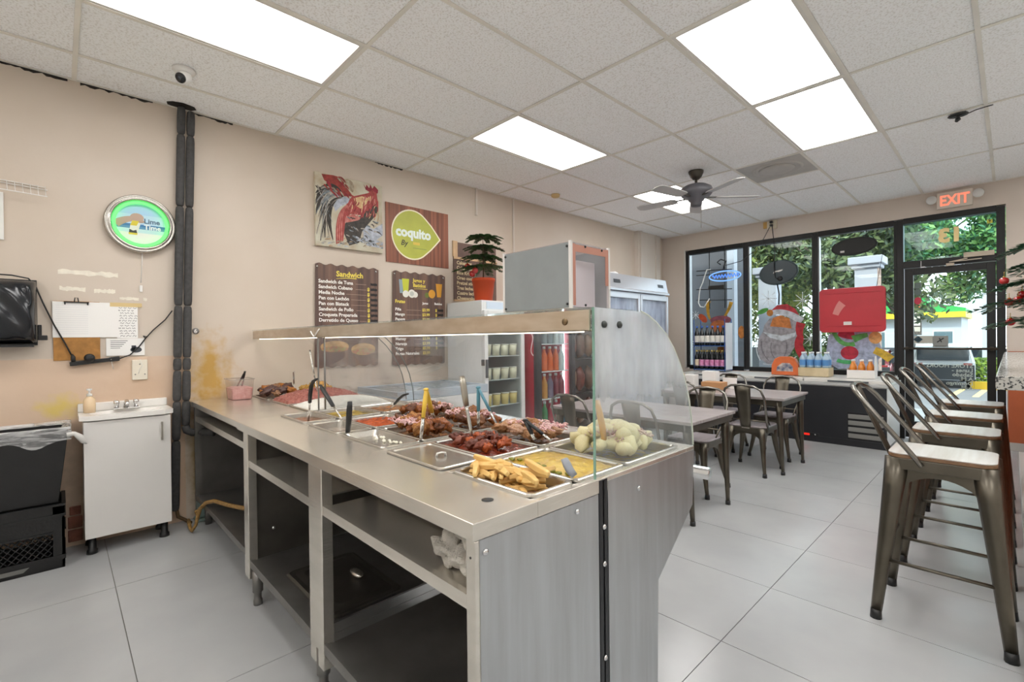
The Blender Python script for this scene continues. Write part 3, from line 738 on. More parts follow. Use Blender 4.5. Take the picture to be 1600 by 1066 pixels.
for k, (e, wd) in enumerate([((95, 470), 70), ((100, 330), 60), ((95, 600), 60), ((140, 700), 50), ((200, 860), 55), ((100, 240), 60), ((260, 780), 60), ((150, 900), 30), ((290, 880), 40)]):
    st(2, [(400, 380), (330-10*k % 40, 190+k*18), (170+(k*37) % 70, 210+k*26), e], 60, 8, mid=wd)
for k, e in enumerate([((130, 330)), ((120, 420)), ((190, 650)), ((240, 800)), ((125, 230))]):
    st(3, [(330, 340), (240, 270+k*20), (170, 290+k*40), e], 4, 12, mid=10)
sh(4, [(520, 350), (600, 330), (720, 300), (800, 300), (850, 400), (850, 520), (790, 560), (640, 570), (500, 560), (460, 600), (430, 540), (460, 420)])
sh(2, [(640, 560), (800, 440), (840, 470), (830, 560), (720, 650), (620, 700), (520, 680)])
sh(5, [(540, 370), (640, 340), (720, 360), (700, 430), (620, 490), (560, 450)])
sh(6, [(300, 470), (340, 400), (430, 350), (495, 375), (470, 430), (380, 480), (320, 540)])
for k in range(7): st(7 if k % 2 else 4, [(470, 460+6*k), (380+8*k, 520), (330+14*k, 650), (330+12*k, 930-6*k)], 26, 10, mid=28)
sh(7, [(440, 600), (520, 560), (630, 600), (600, 630), (520, 650), (430, 670)])
sh(8, [(660, 190), (690, 235), (700, 200), (735, 240), (750, 195), (775, 245), (800, 210), (850, 260), (845, 300), (800, 310), (760, 300), (690, 260)])
sh(4, [(720, 300), (770, 260), (830, 300), (845, 420), (800, 420)])
sh(6, [(640, 760), (700, 690), (780, 730), (900, 660), (905, 800), (820, 860), (905, 880), (905, 960), (700, 930), (650, 860)])
for k in range(8): st([9, 6, 2][k % 3], [(520+40*k, 820+12*k), (600+30*k, 850), (640+30*k, 900+6*k)], 16, 8, mid=20)
st(3, [(650, 760), (640, 840), (690, 930)], 14, 8); st(10, [(840, 520), (860, 600), (820, 680)], 20, 10)
rs = random.Random(77)
for k in range(60):                                   # hackle and breast feathers
    x, y = rs.uniform(500, 830), rs.uniform(330, 560); c = rs.choice([4, 4, 0, 7, 5, 8])
    st(c, [(x, y), (x+rs.uniform(-10, 20), y+30), (x-rs.uniform(0, 40), y+rs.uniform(45, 80))], 10, 3, mid=9)
for k in range(34):                                   # dark belly and ground
    x, y = rs.uniform(430, 820), rs.uniform(600, 900); st(rs.choice([2, 2, 9, 3]), [(x, y), (x+30, y+rs.uniform(-20, 30)), (x+rs.uniform(30, 80), y+rs.uniform(0, 50))], 8, 3, mid=11)
for k in range(40):                                   # tail plumes
    a_ = rs.uniform(0, 1); e = (95+rs.uniform(0, 200), 260+a_*640); st(rs.choice([2, 2, 2, 3, 9]), [(395, 375), (310, 200+a_*180), (170, 250+a_*250), e], 6, 3, mid=10)
for k in range(40):                                   # pale ground strokes
    x, y = rs.uniform(150, 880), rs.uniform(860, 960); st(rs.choice([6, 9, 3, 10, 1]), [(x, y), (x+20, y-15), (x+rs.uniform(20, 70), y+rs.uniform(-20, 10))], 8, 3, mid=10)
for k in range(24):
    x, y = rs.uniform(180, 440), rs.uniform(110, 330); st(rs.choice([0, 0, 8, 1]), [(x, y), (x+25, y+20), (x+50, y+60)], 14, 4, mid=14)
SH = [(c, [(min(max(q[0], 1.619), 2.251), min(max(q[1], 2.132), 2.768)) for q in p]) for (c, p) in SH]
art = MB()
for k, (c, p) in enumerate(SH):
    art.cur = c; art.prism(p, (.0361+.00003*k, 0, 0), (0, 1, 0), (0, 0, 1), (.0003, 0, 0))
art.build('paint_strokes', [M('art '+c, c, .6, c2=d_, vs_=30, thr=(.3, .7)) for c, d_ in [('a8433a', '7d2f2a'), ('b9b09a', '86705a'), ('2e2b29', '4b443e'), ('b9b4aa', '8d857a'), ('b8504a', '8d3a36'), ('e2cf9c', 'd09a72'), ('c3c9d4', '8d93a0'), ('cf8d84', 'b35a52'), ('9c2c3c', '7a1f2c'), ('8e979c', '5c6468'), ('c2a888', 'a58a6c')]], t)
# ---- coquito sign
def plank_mat(name, c, c2, ysc=22):
    return M(name, c, .55, c2=c2, vs_=1.0, stretch=(1, ysc, .7), thr=(.3, .7), detail=5)
t = thing('logo_sign', 'wood grain sign with a lime green leaf logo reading coquito', 'sign', (0, 2.67, 2.06))
B(.002, .010, 2.30, 3.04, 2.062, 2.642).build('panel', plank_mat('red plank', 'a4644a', '5d3a2e', 30), t, bevel=.001)
def leaf_shape(k=1.0):
    c0, r = (2.595, 2.36), .225*k
    pts = [(c0[0]+r*math.cos(a), c0[1]+r*1.06*math.sin(a)) for a in [math.pi*(.27+1.46*q/30) for q in range(31)]]
    tip = (2.30+.62, 2.352); tip = (c0[0]+(tip[0]-c0[0])*k, tip[1])
    a, b_ = pts[-1], pts[0]
    low = [(a[0]+(tip[0]-a[0])*q, a[1]+(tip[1]-a[1])*q**1.15) for q in (.35, .7)]
    hi = [(b_[0]+(tip[0]-b_[0])*q, b_[1]+(tip[1]-b_[1])*q**1.2) for q in (.75, .4)]
    return pts+low+[tip]+hi
lw(MB(), leaf_shape(1.06), .0102, .001).build('leaf_border', M('cream print', 'efe6c8', .5), t)
lw(MB(), leaf_shape(1.0), .0113, .001).build('leaf', M('lime print', 'b9bd4a', .5, var=.12, vs_=6), t)
text('lettering', 'coquito', .135, (.0126, 2.405, 2.335), VX, M('ice print', 'e3eee6', .5), t, bold=.006, sx=.98)
text('script', 'By', .075, (.0126, 2.46, 2.245), VX, M('ink print', '2a2a20', .5), t, bold=.001, shear=.25)
B(.0124, .013, 2.60, 2.68, 2.262, 2.29).build('print_patch', M('amber print', 'd8bd4c', .5), t)
B(.0124, .0128, 2.60, 2.76, 2.225, 2.232).build('print_patch', M('olive print', '8f9a4a', .5), t)
# ---- menu boards
def board_poly(y0, y1, z0, z1, n=6):
    top = []; wd = (y1-y0)/n
    for k in range(n):
        for q in range(6):
            top.append((y1-wd*(k+q/6), z1-.016*abs(math.sin(math.pi*q/6+math.pi/2))**2))
    bot = []
    for k in range(n):
        for q in range(6): bot.append((y0+wd*(k+q/6), z0+.016*abs(math.cos(math.pi*q/6))**2))
    return bot+top
ylw = M('menu yellow', 'ead45a', .5); wht = M('menu white', 'f2efe9', .5); blk = M('marker black', '1c1b1c', .6); grl = M('menu rule', 'b59a8a', .6)
pm = plank_mat('menu plank', '7d6052', '4b3b38', 20)
def scrawl(y0, y1, z, h, rnd, n=9):
    return [(y0+(y1-y0)*k/n, z-h/2*rnd.uniform(.7, 1.1)) for k in range(n+1)]+[(y0+(y1-y0)*k/n, z+h/2*rnd.uniform(.7, 1.1)) for k in range(n, -1, -1)]
def menu(name, label, y0, y1, z0, z1):
    t = thing(name, label, 'menu board', (0, (y0+y1)/2, z0), 'menu boards on the left wall')
    lw(MB(), board_poly(y0, y1, z0, z1), .012, .006).build('panel', pm, t)
    for y in (y0+.03, y1-.03): MB().lathe([(.009, 0), (.009, .010), (0, .012)], (.018, y, z1-.035), 12, VX).build('standoff', chrome, t)
    return t
t = menu('menu_board', 'dark wood menu board headed Sandwich with white lines of text', 1.60, 2.213, 1.06, 1.985)
text('heading', 'Sandwich', .068, (.0186, 1.80, 1.878), VX, ylw, t, bold=.002)
lw(MB(), ribbon([(1.80, 1.855), (1.9, 1.872), (1.99, 1.868)], .004, .008), .0183, .0006).build('underline', ylw, t)
text('lines', 'Sandwich de Tuna\nSandwich Cubano\nMedia Noche\nPan con Lechón\nPan con Bisteck\nSandwich de Pollo\nCroqueta Preparada\nDerretido de Queso', .043, (.0186, 1.64, 1.812), VX, wht, t, bold=.0012, line=1.135)
ends = [1.95, 1.95, 1.86, 1.905, 1.905, 1.955, 1.99, 1.985]; rl = MB(); mk = MB(); rnd = random.Random(9)
for k in range(8):
    z = 1.812-.0488*k
    rl.box(.0182, .0186, ends[k]+.03, 2.085, z+.006, z+.009)
    rl.build('rule', grl, t); rl = MB()
    lw(MB(), scrawl(2.128, 2.196, z+.014, .026, rnd), .0184, .0005).build('price_cover', blk, t)
text('price_sign', '\n'.join([' ']+['$']*7), .043, (.0186, 2.095, 1.812), VX, ylw, t, bold=.002, line=1.135)
br_, fi_ = M('bread print', 'd3a96c', .5, var=.2, vs_=30), M('filling print', '9aa05a', .5, c2='b8604a', vs_=40)
for (y, z, r, h, x, mt) in [(1.78, 1.25, .13, .05, .0183, br_), (2.05, 1.22, .12, .055, .0183, br_), (1.78, 1.225, .125, .025, .0188, fi_), (2.05, 1.20, .115, .03, .0188, fi_)]:
    lw(MB(), [(y+p[0], z+p[1]) for p in disc(r, 20, h)], x, .0004).build('food_picture', mt, t)
t = menu('menu_board', 'dark wood menu board headed Jugos y Batidos with fruit pictures', 2.349, 2.986, 1.045, 1.985)
text('heading', 'Jugos y\nBatidos', .050, (.0186, 2.59, 1.885), VX, ylw, t, bold=.0015, line=1.0)
lw(MB(), ribbon([(2.60, 1.815), (2.68, 1.822), (2.76, 1.818)], .003, .006), .0183, .0006).build('underline', ylw, t)
wp_, lj, op, cp, ap, ch = M('water print', '8fa4ae', .4), M('lime juice print', 'c3c93a', .4), M('orange print', 'e0a13c', .4), M('coconut print', 'e8e6dc', .5), M('avocado print', '6f7b3a', .5), M('coconut hollow', 'c5c9c0', .5)
for nm_, mt, poly, x in [('glass_picture', wp_, [(2.43, 1.90), (2.475, 1.90), (2.475, 1.765), (2.44, 1.765)], .0182), ('glass_picture', lj, [(2.465, 1.91), (2.545, 1.91), (2.535, 1.785), (2.478, 1.785)], .0186),
                         ('glass_picture', op, [(2.865, 1.885), (2.945, 1.885), (2.93, 1.745), (2.88, 1.745)], .0186), ('fruit_picture', op, [(2.815+p[0], 1.775+p[1]) for p in disc(.042, 18, .045)], .0190),
                         ('fruit_picture', cp, [(2.505+p[0], 1.76+p[1]) for p in disc(.035, 18)], .0188), ('fruit_picture', cp, [(2.575+p[0], 1.765+p[1]) for p in disc(.042, 18)], .0192),
                         ('fruit_picture', cp, [(2.615+p[0], 1.757+p[1]) for p in disc(.03, 18)], .0188), ('fruit_picture', ap, [(2.755+p[0], 1.76+p[1]) for p in disc(.028, 18)], .0186), ('fruit_picture', ch, [(2.575+p[0], 1.765+p[1]) for p in disc(.024, 16)], .0198)]:
    lw(MB(), poly, x, .0005).build(nm_, mt, t)
text('subheading', 'Frutas', .045, (.0186, 2.385, 1.668), VX, ylw, t, bold=.0015)
text('subheading', 'Jugos', .032, (.0186, 2.70, 1.664), VX, wht, t, bold=.001)
text('subheading', 'Batidos', .032, (.0186, 2.845, 1.664), VX, wht, t, bold=.001)
text('lines', 'Piña\nMango\nPapaya\nMelón\nFresa\nGuanabana\nMamey\nNaranja\nTrigo\nFrutas Naturales', .040, (.0186, 2.385, 1.592), VX, wht, t, bold=.001, line=1.22)
text('prices', '\n'.join(['$3.99']*10), .040, (.0186, 2.695, 1.592), VX, ylw, t, bold=.001, line=1.22)
text('prices', '\n'.join(['$']*9), .040, (.0186, 2.855, 1.592), VX, ylw, t, bold=.001, line=1.22)
rl = MB(); mk = MB()
for k in range(10):
    z = 1.592-.0488*k; rl.box(.0182, .0186, 2.51 if k < 5 else 2.60, 2.68, z+.006, z+.009)
    rl.build('rule', grl, t); rl = MB()
    if k < 9: lw(MB(), scrawl(2.885, 2.955, z+.014, .026, rnd), .0184, .0005).build('price_cover', blk, t)
t = thing('menu_board', 'wood framed dessert menu board partly behind the potted pine', 'menu board', (0, 3.4, 1.72), 'menu boards on the left wall')
B(.004, .012, 3.105, 3.72, 1.73, 2.36).build('panel', M('dessert panel', '6e564c', .55, var=.15, vs_=12), t)
fw = M('raw pine', 'd8b48c', .6, var=.15, vs_=8)
for a_ in [(.004, .02, 3.095, 3.155, 2.20, 2.37), (.004, .02, 3.105, 3.73, 2.175, 2.20), (.004, .018, 3.105, 3.73, 1.715, 1.735)]: B(*a_).build('frame_strip', fw, t)
text('lines', 'Cakepops\nCake slices\nRice Krispies\nOreo cookies\nPretzel sticks\nTres leches\nCuatro leches\nCheesecakes', .052, (.0126, 3.145, 2.122), VX, M('menu cream', 'e3cfa5', .5), t, bold=.0016, line=1.06)
# ================================================================== SERVING COUNTER
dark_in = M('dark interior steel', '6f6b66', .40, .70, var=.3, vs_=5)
panel_st = M('brushed panel', 'c3c7ca', .34, .86, c2='b3b6b8', vs_=3, stretch=(6, 9, .8), thr=(.3, .75), detail=6)
ct = thing('steam_counter', 'stainless steel hot food counter with open shelves and pan wells', 'counter', (2.35, 1.2, 0))
X0, X1, Y0, Y1, ZT = 1.37, 3.335, .67, 1.755, .885
# worktop: front strip, back strip, ends and bars between the wells
tp = MB().box(X0, X1, Y0, .885, ZT-.042, ZT)
tp.box(X0, X1, 1.69, Y1, ZT-.03, ZT)
for (a, b) in [(1.708, 1.778), (2.108, 2.152), (2.518, 2.572), (2.928, 2.962)]: tp.box(a, b, .885, 1.69, ZT-.03, ZT)
tp.box(3.308, X1, .885, 1.69, ZT-.042, ZT).box(X0-.0, 1.362, .885, 1.69, ZT-.03, ZT).box(1.36, 2.96, 1.60, 1.69, ZT-.03, ZT)
for (y0, y1) in [(1.0645, 1.0705), (1.3245, 1.3305)]: tp.box(1.36, 3.31, y0, y1, ZT-.03, ZT-.002)
tp.build('worktop', steel, ct, bevel=.002)
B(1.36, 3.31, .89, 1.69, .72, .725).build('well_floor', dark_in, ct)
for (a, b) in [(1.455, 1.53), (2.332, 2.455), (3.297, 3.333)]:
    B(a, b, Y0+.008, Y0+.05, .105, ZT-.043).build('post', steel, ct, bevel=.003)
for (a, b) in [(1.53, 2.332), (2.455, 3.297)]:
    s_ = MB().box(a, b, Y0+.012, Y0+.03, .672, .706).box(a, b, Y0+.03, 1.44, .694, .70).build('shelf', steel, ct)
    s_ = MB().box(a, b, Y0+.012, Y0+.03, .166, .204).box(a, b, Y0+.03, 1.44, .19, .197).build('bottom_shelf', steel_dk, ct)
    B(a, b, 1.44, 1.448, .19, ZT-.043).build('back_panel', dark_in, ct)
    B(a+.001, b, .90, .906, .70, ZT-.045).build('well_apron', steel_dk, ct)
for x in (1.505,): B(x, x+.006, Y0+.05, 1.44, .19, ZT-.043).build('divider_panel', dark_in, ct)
MB().lathe([(.009, 0), (.009, .006), (0, .008)], (1.512, .80, .33), 10, VX).build('screw', chrome, ct)
for (x, y) in [(1.59, .70), (2.40, .70), (3.25, .75), (1.59, 1.40), (3.25, 1.40)]:
    MB().lathe([(.0, 0), (.02, 0), (.021, .02), (.017, .03), (.017, .06), (.024, .065), (.024, .166)], (x, y, 0), 16).build('foot', steel_dk, ct)
B(X1-.004, X1, Y0+.02, 1.142, .105, ZT-.043).build('end_panel', panel_st, ct)
B(X1-.02, X1+.001, 1.145, 1.187, .06, ZT-.004).build('edge_strip', M('black strip', '15171c', .4), ct, bevel=.002)
B(X1-.004, X1+.001, 1.163, 1.169, .06, ZT-.004).build('strip_groove', M('strip grey', '4c5560', .4), ct)
MB().prism([(1.189, .06), (1.466, .06), (1.478, .47), (1.735, .665), (1.752, .872), (1.189, .872)], (X1-.004, 0, 0), (0, 1, 0), (0, 0, 1), (.005, 0, 0)).build('end_panel', panel_st, ct)
for (y, z) in [(.705, .812), (1.04, .818), (1.357, .812), (1.166, .74), (1.166, .63), (1.166, .35)]:
    MB().lathe([(.0085, 0), (.0085, .003), (.005, .006), (0, .007)], (X1+.001, y, z), 12, VX).build('bolt', chrome, ct)
MB().lathe([(.003, 0), (.003, .001), (0, .001)], (X1-.02, .678, .80), 8, AX_BACK).build('rivet_hole', black_pl, ct)
MB().lathe([(.0, 0), (.016, 0), (.016, .001), (0, .001)], (3.235, .80, ZT), 18).build('cable_hole', black_pl, ct)
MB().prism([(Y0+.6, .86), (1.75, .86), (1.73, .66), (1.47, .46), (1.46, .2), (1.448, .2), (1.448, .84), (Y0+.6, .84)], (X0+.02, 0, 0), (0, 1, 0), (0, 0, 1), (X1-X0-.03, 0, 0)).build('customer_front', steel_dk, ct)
MB().cyl((1.42, 1.80, .775), (3.372, 1.80, .775), .024, n=18).cyl((3.2, 1.74, .775), (3.2, 1.80, .775), .012).cyl((1.6, 1.74, .775), (1.6, 1.80, .775), .012).build('tray_rail', chrome, ct)
# ---- left hand counter unit
lc = thing('side_counter', 'stainless side counter with open shelf meeting the wall', 'counter', (.68, 1.2, 0))
ZL = .872
tl = MB().box(.01, 1.366, .69, 1.09, ZL-.035, ZL).box(.01, 1.366, 1.66, 1.755, ZL-.03, ZL).box(.01, .06, 1.09, 1.66, ZL-.03, ZL).box(1.27, 1.366, 1.09, 1.66, ZL-.03, ZL)
for x in (.445, .855): tl.box(x, x+.025, 1.09, 1.66, ZL-.03, ZL)
tl.build('worktop', steel, lc, bevel=.002)
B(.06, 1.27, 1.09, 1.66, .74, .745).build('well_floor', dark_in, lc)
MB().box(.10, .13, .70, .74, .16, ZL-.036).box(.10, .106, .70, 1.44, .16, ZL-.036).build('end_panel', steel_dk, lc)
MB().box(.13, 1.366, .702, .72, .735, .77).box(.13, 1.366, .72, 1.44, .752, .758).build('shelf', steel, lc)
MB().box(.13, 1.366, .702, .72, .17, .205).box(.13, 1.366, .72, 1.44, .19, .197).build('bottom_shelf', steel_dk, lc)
B(.106, 1.366, 1.44, 1.448, .19, ZL-.036).build('back_panel', M('maroon panel', '4a3a3c', .5, .4), lc)  # back panel in an even dark maroon
for (x, y) in [(.2, .76), (.2, 1.4), (1.2, 1.4)]: MB().lathe([(.0, 0), (.02, 0), (.02, .166)], (x, y, 0), 14).build('foot', steel_dk, lc)
# ---- sneeze guard
sg = thing('sneeze_guard', 'long stainless rail with curved glass sneeze guard over the food pans', 'sneeze guard', (2.3, 1.4, .885))
railm = M('rail steel', 'dcd0c0', .28, .85, c2='c8b8a2', vs_=4, stretch=(2, 1, 6), thr=(.3, .7))
for (a, b) in [(.012, 1.268), (1.272, 3.326)]:
    MB().box(a, b, 1.118, 1.126, 1.322, 1.385).box(a, b, 1.118, 1.142, 1.322, 1.326).build('rail', railm, sg, bevel=.001)
    B(a, b, 1.112, 1.39, 1.386, 1.392).build('top_glass', glass('shelf glass', 'f8fbf9', .8, fog=.03), sg)
    MB().cyl((a+.05, 1.155, 1.326), (b-.05, 1.155, 1.326), .007, n=8).build('light_tube', emis('warm tube', 'fff0d8', 5.0), sg)
PROF = [(1.385, 1.386), (1.43, 1.374), (1.48, 1.352), (1.546, 1.312), (1.60, 1.262), (1.645, 1.205), (1.685, 1.14), (1.715, 1.07), (1.735, .99), (1.744, .93), (1.747, .888)]
gg = glass('guard glass', 'fefefe', .6, fog=.015)
for (a, b) in [(.012, 1.262), (1.368, 3.328)]:
    MB().grid(lambda u, v: (a+(b-a)*u, *[PROF[int(round(v*10))][k] for k in (0, 1)]), 2, 10).build('curved_glass', gg, sg, solid=.005)
fogg = glass('fogged end glass', 'fafdfd', .4, fog=.50, rise=(.10, .34))
endp = [(1.13, .888), (1.13, 1.392)] + PROF[0:1] + PROF[1:]
MB().prism([(p[0]+.003, p[1]) for p in endp], (3.329, 0, 0), (0, 1, 0), (0, 0, 1), (.006, 0, 0)).build('end_glass', fogg, sg)
edge = M('green glass edge', '8fb8a8', .15, trans=.3)
MB().box(3.3285, 3.3355, 1.128, 1.132, .888, 1.392).build('glass_edge', edge, sg)
MB().tube([(3.332, p[0]+.006, p[1]+.001) for p in PROF], .0035, 6).build('glass_edge', M('pale edge', 'cfd3c4', .3), sg)
for x in (1.264, 1.362):
    MB().prism(endp, (x, 0, 0), (0, 1, 0), (0, 0, 1), (.004, 0, 0)).build('divider_glass', gg, sg)
    MB().tube([(x+.002, p[0], p[1]) for p in PROF], .003, 6).build('glass_edge', M('dark edge', '6a6f6a', .3), sg)
    MB().cyl((x+.002, 1.14, .875), (x+.002, 1.14, 1.322), .005, n=10).build('post', steel_dk, sg)
for y in (1.175, 1.255):
    MB().lathe([(.011, 0), (.011, .006), (.006, .010), (0, .011)], (3.336, y, 1.342), 14, VX).build('glass_bolt', M('dark bolt', '4a4d4c', .3, .8), sg)
MB().lathe([(.011, 0), (.011, .002), (0, .003)], (3.235, 1.118, 1.352), 14, AX_BACK).build('rail_rivet', M('bronze rivet', '7a654a', .4, .7), sg)
MB().tube([(1.275, 1.115, 1.325), (1.245, 1.112, 1.345), (1.225, 1.112, 1.36)], .004, 6).tube([(1.275, 1.115, 1.325), (1.31, 1.112, 1.345), (1.36, 1.112, 1.372)], .004, 6).build('cable_tie', white_pl, sg)
# ---- acrylic box on the guard
t = thing('acrylic_box', 'grey sided acrylic display box standing on the guard shelf', 'box', (3.1, 1.225, 1.393))
a0, a1, b0, b1, c0, c1 = 2.95, 3.252, 1.128, 1.33, 1.393, 1.598
B(a0+.006, a1-.006, b0, b0+.004, c0+.003, c1-.003).build('side_panel', M('grey acrylic', '8e9394', .3, var=.12, vs_=8), t)
B(a0+.006, a1-.006, b1-.004, b1, c0+.003, c1-.003).build('side_panel', M('grey acrylic', '8e9394'), t)
B(a1-.004, a1, b0+.006, b1-.006, c0+.003, c1-.003).build('end_pane', glass('acrylic clear', 'f6f3f4', .8, fog=.06), t)
B(a0, a0+.004, b0+.006, b1-.006, c0+.003, c1-.003).build('end_pane', glass('acrylic clear'), t)
B(a0+.004, a1-.004, b0+.004, b1-.004, c0, c0+.004).build('base', M('box base', 'c9c6c4', .4), t)
B(a0+.004, a1-.004, b0+.004, b1-.004, c1-.004, c1).build('top_pane', glass('acrylic clear'), t)
B(a1-.05, a1-.046, b0+.02, b1-.02, c0+.01, c1-.045).build('insert_card', M('card', 'eeeef0', .6), t)
crn = M('clear corner', 'dcd8d4', .25)
for (x, y) in [(a0+.003, b0+.003), (a1-.003, b0+.003), (a0+.003, b1-.003), (a1-.003, b1-.003)]: B(x-.0045, x+.0045, y-.0045, y+.0045, c0, c1+.002).build('corner_post', crn, t)
cu_ = M('copper film', 'b98372', .3, .3)
for a_ in [(a1-.0005, a1+.001, b0+.008, b0+.022, c0+.01, c1-.006), (a1-.0005, a1+.001, b1-.024, b1-.008, c0+.08, c1-.006), (a1-.0005, a1+.001, b0+.022, b1-.024, c1-.03, c1-.008)]: B(*a_).build('film_strip', cu_, t)
for (x, z) in [(a0+.012, c0+.012), (a0+.012, c1-.012), (a1-.014, c0+.014), (a1-.014, c1-.014)]: MB().lathe([(.004, 0), (.004, .003), (0, .003)], (x, b0, z), 10, AX_BACK).build('button', black_pl, t)
for (y, z) in [(b0+.07, c1-.01), (b1-.045, c1-.012), (b0+.07, c0+.012)]: MB().lathe([(.004, 0), (.004, .003), (0, .003)], (a1, y, z), 10, VX).build('button', black_pl, t)

# ================================================================== PANS AND FOOD
def rrect(x0, x1, y0, y1, r, n=4):
    P = []
    for (cx, cy_, a0_) in [(x1-r, y1-r, 0), (x0+r, y1-r, 90), (x0+r, y0+r, 180), (x1-r, y0+r, 270)]:
        for k in range(n+1):
            a = R(a0_+90*k/n); P.append((cx+r*math.cos(a), cy_+r*math.sin(a)))
    return P
def loft(mb, rings, cap=True, smooth=False):
    n = len(rings[0]); vs_ = [v for r_ in rings for v in r_]
    fs = [(i*n+k, i*n+(k+1) % n, (i+1)*n+(k+1) % n, (i+1)*n+k) for i in range(len(rings)-1) for k in range(n)]
    if cap: fs.append(tuple((len(rings)-1)*n+k for k in range(n)))
    return mb.add(vs_, fs, smooth)
panm = M('pan steel', 'cdc9c2', .25, .92, var=.1, vs_=9)
def pan(x0, x1, y0, y1, label, z=.892, depth=.075, grp='steam table pans in the main counter'):
    L = lambda i, zz, r=.02: [(p[0], p[1], zz) for p in rrect(x0+i, x1-i, y0+i, y1-i, r)]
    t = thing('food_pan', label, 'pan', ((x0+x1)/2, (y0+y1)/2, z-depth), grp)
    loft(MB(), [L(0, z-.007), L(0, z-.001), L(.003, z+.001), L(.011, z+.001), L(.014, z-.004), L(.024, z-depth), L(.03, z-depth)]).build('tub', panm, t)
    return t
def inner(x0, x1, y0, y1, m=.018): return x0+m, x1-m, y0+m, y1-m
def surface(name, x0, x1, y0, y1, z, mat, label, cat, mound=.0, amp=.006, freq=40, seed=0, nu=40):
    """food surface (uncountable) filling a pan; every edge tucks down to the pan wall"""
    a, b, c, d_ = inner(x0, x1, y0, y1)
    nv = max(6, int(nu*(d_-c)/(b-a)))
    def fn(u, v):
        x = a+(b-a)*u; y = c+(d_-c)*v
        e = min(u, 1-u, v, 1-v)
        h = z+mound*min(1, (math.sin(math.pi*u)*math.sin(math.pi*v))**.5*1.05)
        q = Vector((x*freq+seed, y*freq, seed)); h += amp*(mnoise.noise(q)+.5*mnoise.noise(q*2.3))
        if e < .01: h = z-.01
        return (x, y, h)
    o = MB().grid(fn, nu, nv).build(name, mat)
    tag(o, label, cat); o['kind'] = 'stuff'
    return o
def strands(name, x0, x1, y0, y1, zf, n, mat, label, seed=0, Ls=(.02, .05), r=.0030):
    rnd = random.Random(seed); m = MB()
    for k in range(n):
        x, y = rnd.uniform(x0, x1), rnd.uniform(y0, y1); a = rnd.uniform(0, 6.28); L = rnd.uniform(*Ls); c = rnd.uniform(-1.2, 1.2)
        z = zf(x, y)+rnd.uniform(0, .010); P = []
        for q in range(5):
            t_ = (q/4-.5)*L; P.append((x+t_*math.cos(a+c*(q/4-.5)), y+t_*math.sin(a+c*(q/4-.5)), z+.006*math.sin(q*1.2+k)))
        m.tube(P, r, 4)
    o = m.build(name, mat); tag(o, label, 'onion'); o['kind'] = 'stuff'
    return o
oily = lambda nm, c, c2, s=30, ro=.2: M(nm, c, ro, c2=c2, vs_=s, thr=(.35, .65), bump=.25, bs=90, detail=5)
CX = [(1.36, 1.71), (1.776, 2.11), (2.15, 2.52), (2.57, 2.93), (2.96, 3.31)]
RY = [(.885, 1.065), (1.07, 1.325), (1.33, 1.60)]
# soups and stews -- column by the joint
pan(*CX[0], *RY[0], 'narrow pan of brown broth with a black handled ladle')
surface('brown_broth', *CX[0], *RY[0], .868, oily('brown broth', '6a4a30', '8d4a24', 14), 'brown oily broth with a ladle in it', 'soup', amp=.002)
pan(*CX[0], *RY[1], 'pan of yellow soup with a black handled spoon')
surface('yellow_soup', *CX[0], *RY[1], .876, oily('yellow soup', 'b59a3a', '8f7224', 22), 'yellow soup behind the brown broth', 'soup', amp=.003)
pan(*CX[0], *RY[2], 'pan of orange brown stew against the curved glass')
surface('orange_stew', *CX[0], *RY[2], .878, oily('orange stew', 'a06a3a', '7a4a24', 26), 'orange brown stew against the curved glass', 'stew', amp=.004)
pan(*CX[1], *RY[0], 'narrow pan of clear grey gravy holding an upright black handle')
surface('thin_gravy', *CX[1], *RY[0], .862, oily('thin gravy', '8a7c6e', '6c5a48', 12, .12), 'clear grey gravy with an upright black handle', 'gravy', amp=.001)
pan(*CX[1], *RY[1], 'pan of bright red orange stewed meat')
surface('red_stew', *CX[1], *RY[1], .874, oily('red stew', 'b8562c', '8a3a1e', 34), 'bright red orange shredded stew', 'stew', mound=.018, amp=.009, freq=60)
pan(*CX[1], *RY[2], 'pan of roast chicken and pink onions by the curved glass')
pan(*CX[2], *RY[0], 'nearly empty pan with a few white scraps', depth=.022)
pan(*CX[2], *RY[1], 'pan of roast chicken holding yellow tongs')
pan(*CX[2], *RY[2], 'pan of roast pork and pink onions holding blue tongs')
pan(*CX[3], *RY[1], 'pan of dark red beef stew with a steel serving spoon')
surface('beef_stew', *CX[3], *RY[1], .872, oily('beef stew', '8f3d28', '5e2618', 30), 'dark red beef stew under the steel spoon', 'stew', mound=.02, amp=.010, freq=45)
pan(*CX[3], *RY[2], 'pan of pale pork slices holding black tongs')
pan(*CX[4], *RY[0], 'pan of thick golden fries at the counter corner')
pan(*CX[4], *RY[1], 'pan of yellow omelette holding a grey spoon')
pan(*CX[4], 1.33, 1.69, 'pan heaped with boiled yuca beside the fogged end glass')
# scraps in the empty pan
rnd = random.Random(21)
cream = M('white scraps', 'e4dfcf', .5)
for k in range(12):
    tag(MB().blob((2.335+rnd.uniform(-.10, .09), 1.015+rnd.uniform(-.03, .02), .8755), (.010, .007, .006), k, .3, 1).build('white_scrap', cream), 'white scrap lying on the floor of the nearly empty pan', 'food scrap', 'scraps in the empty pan')
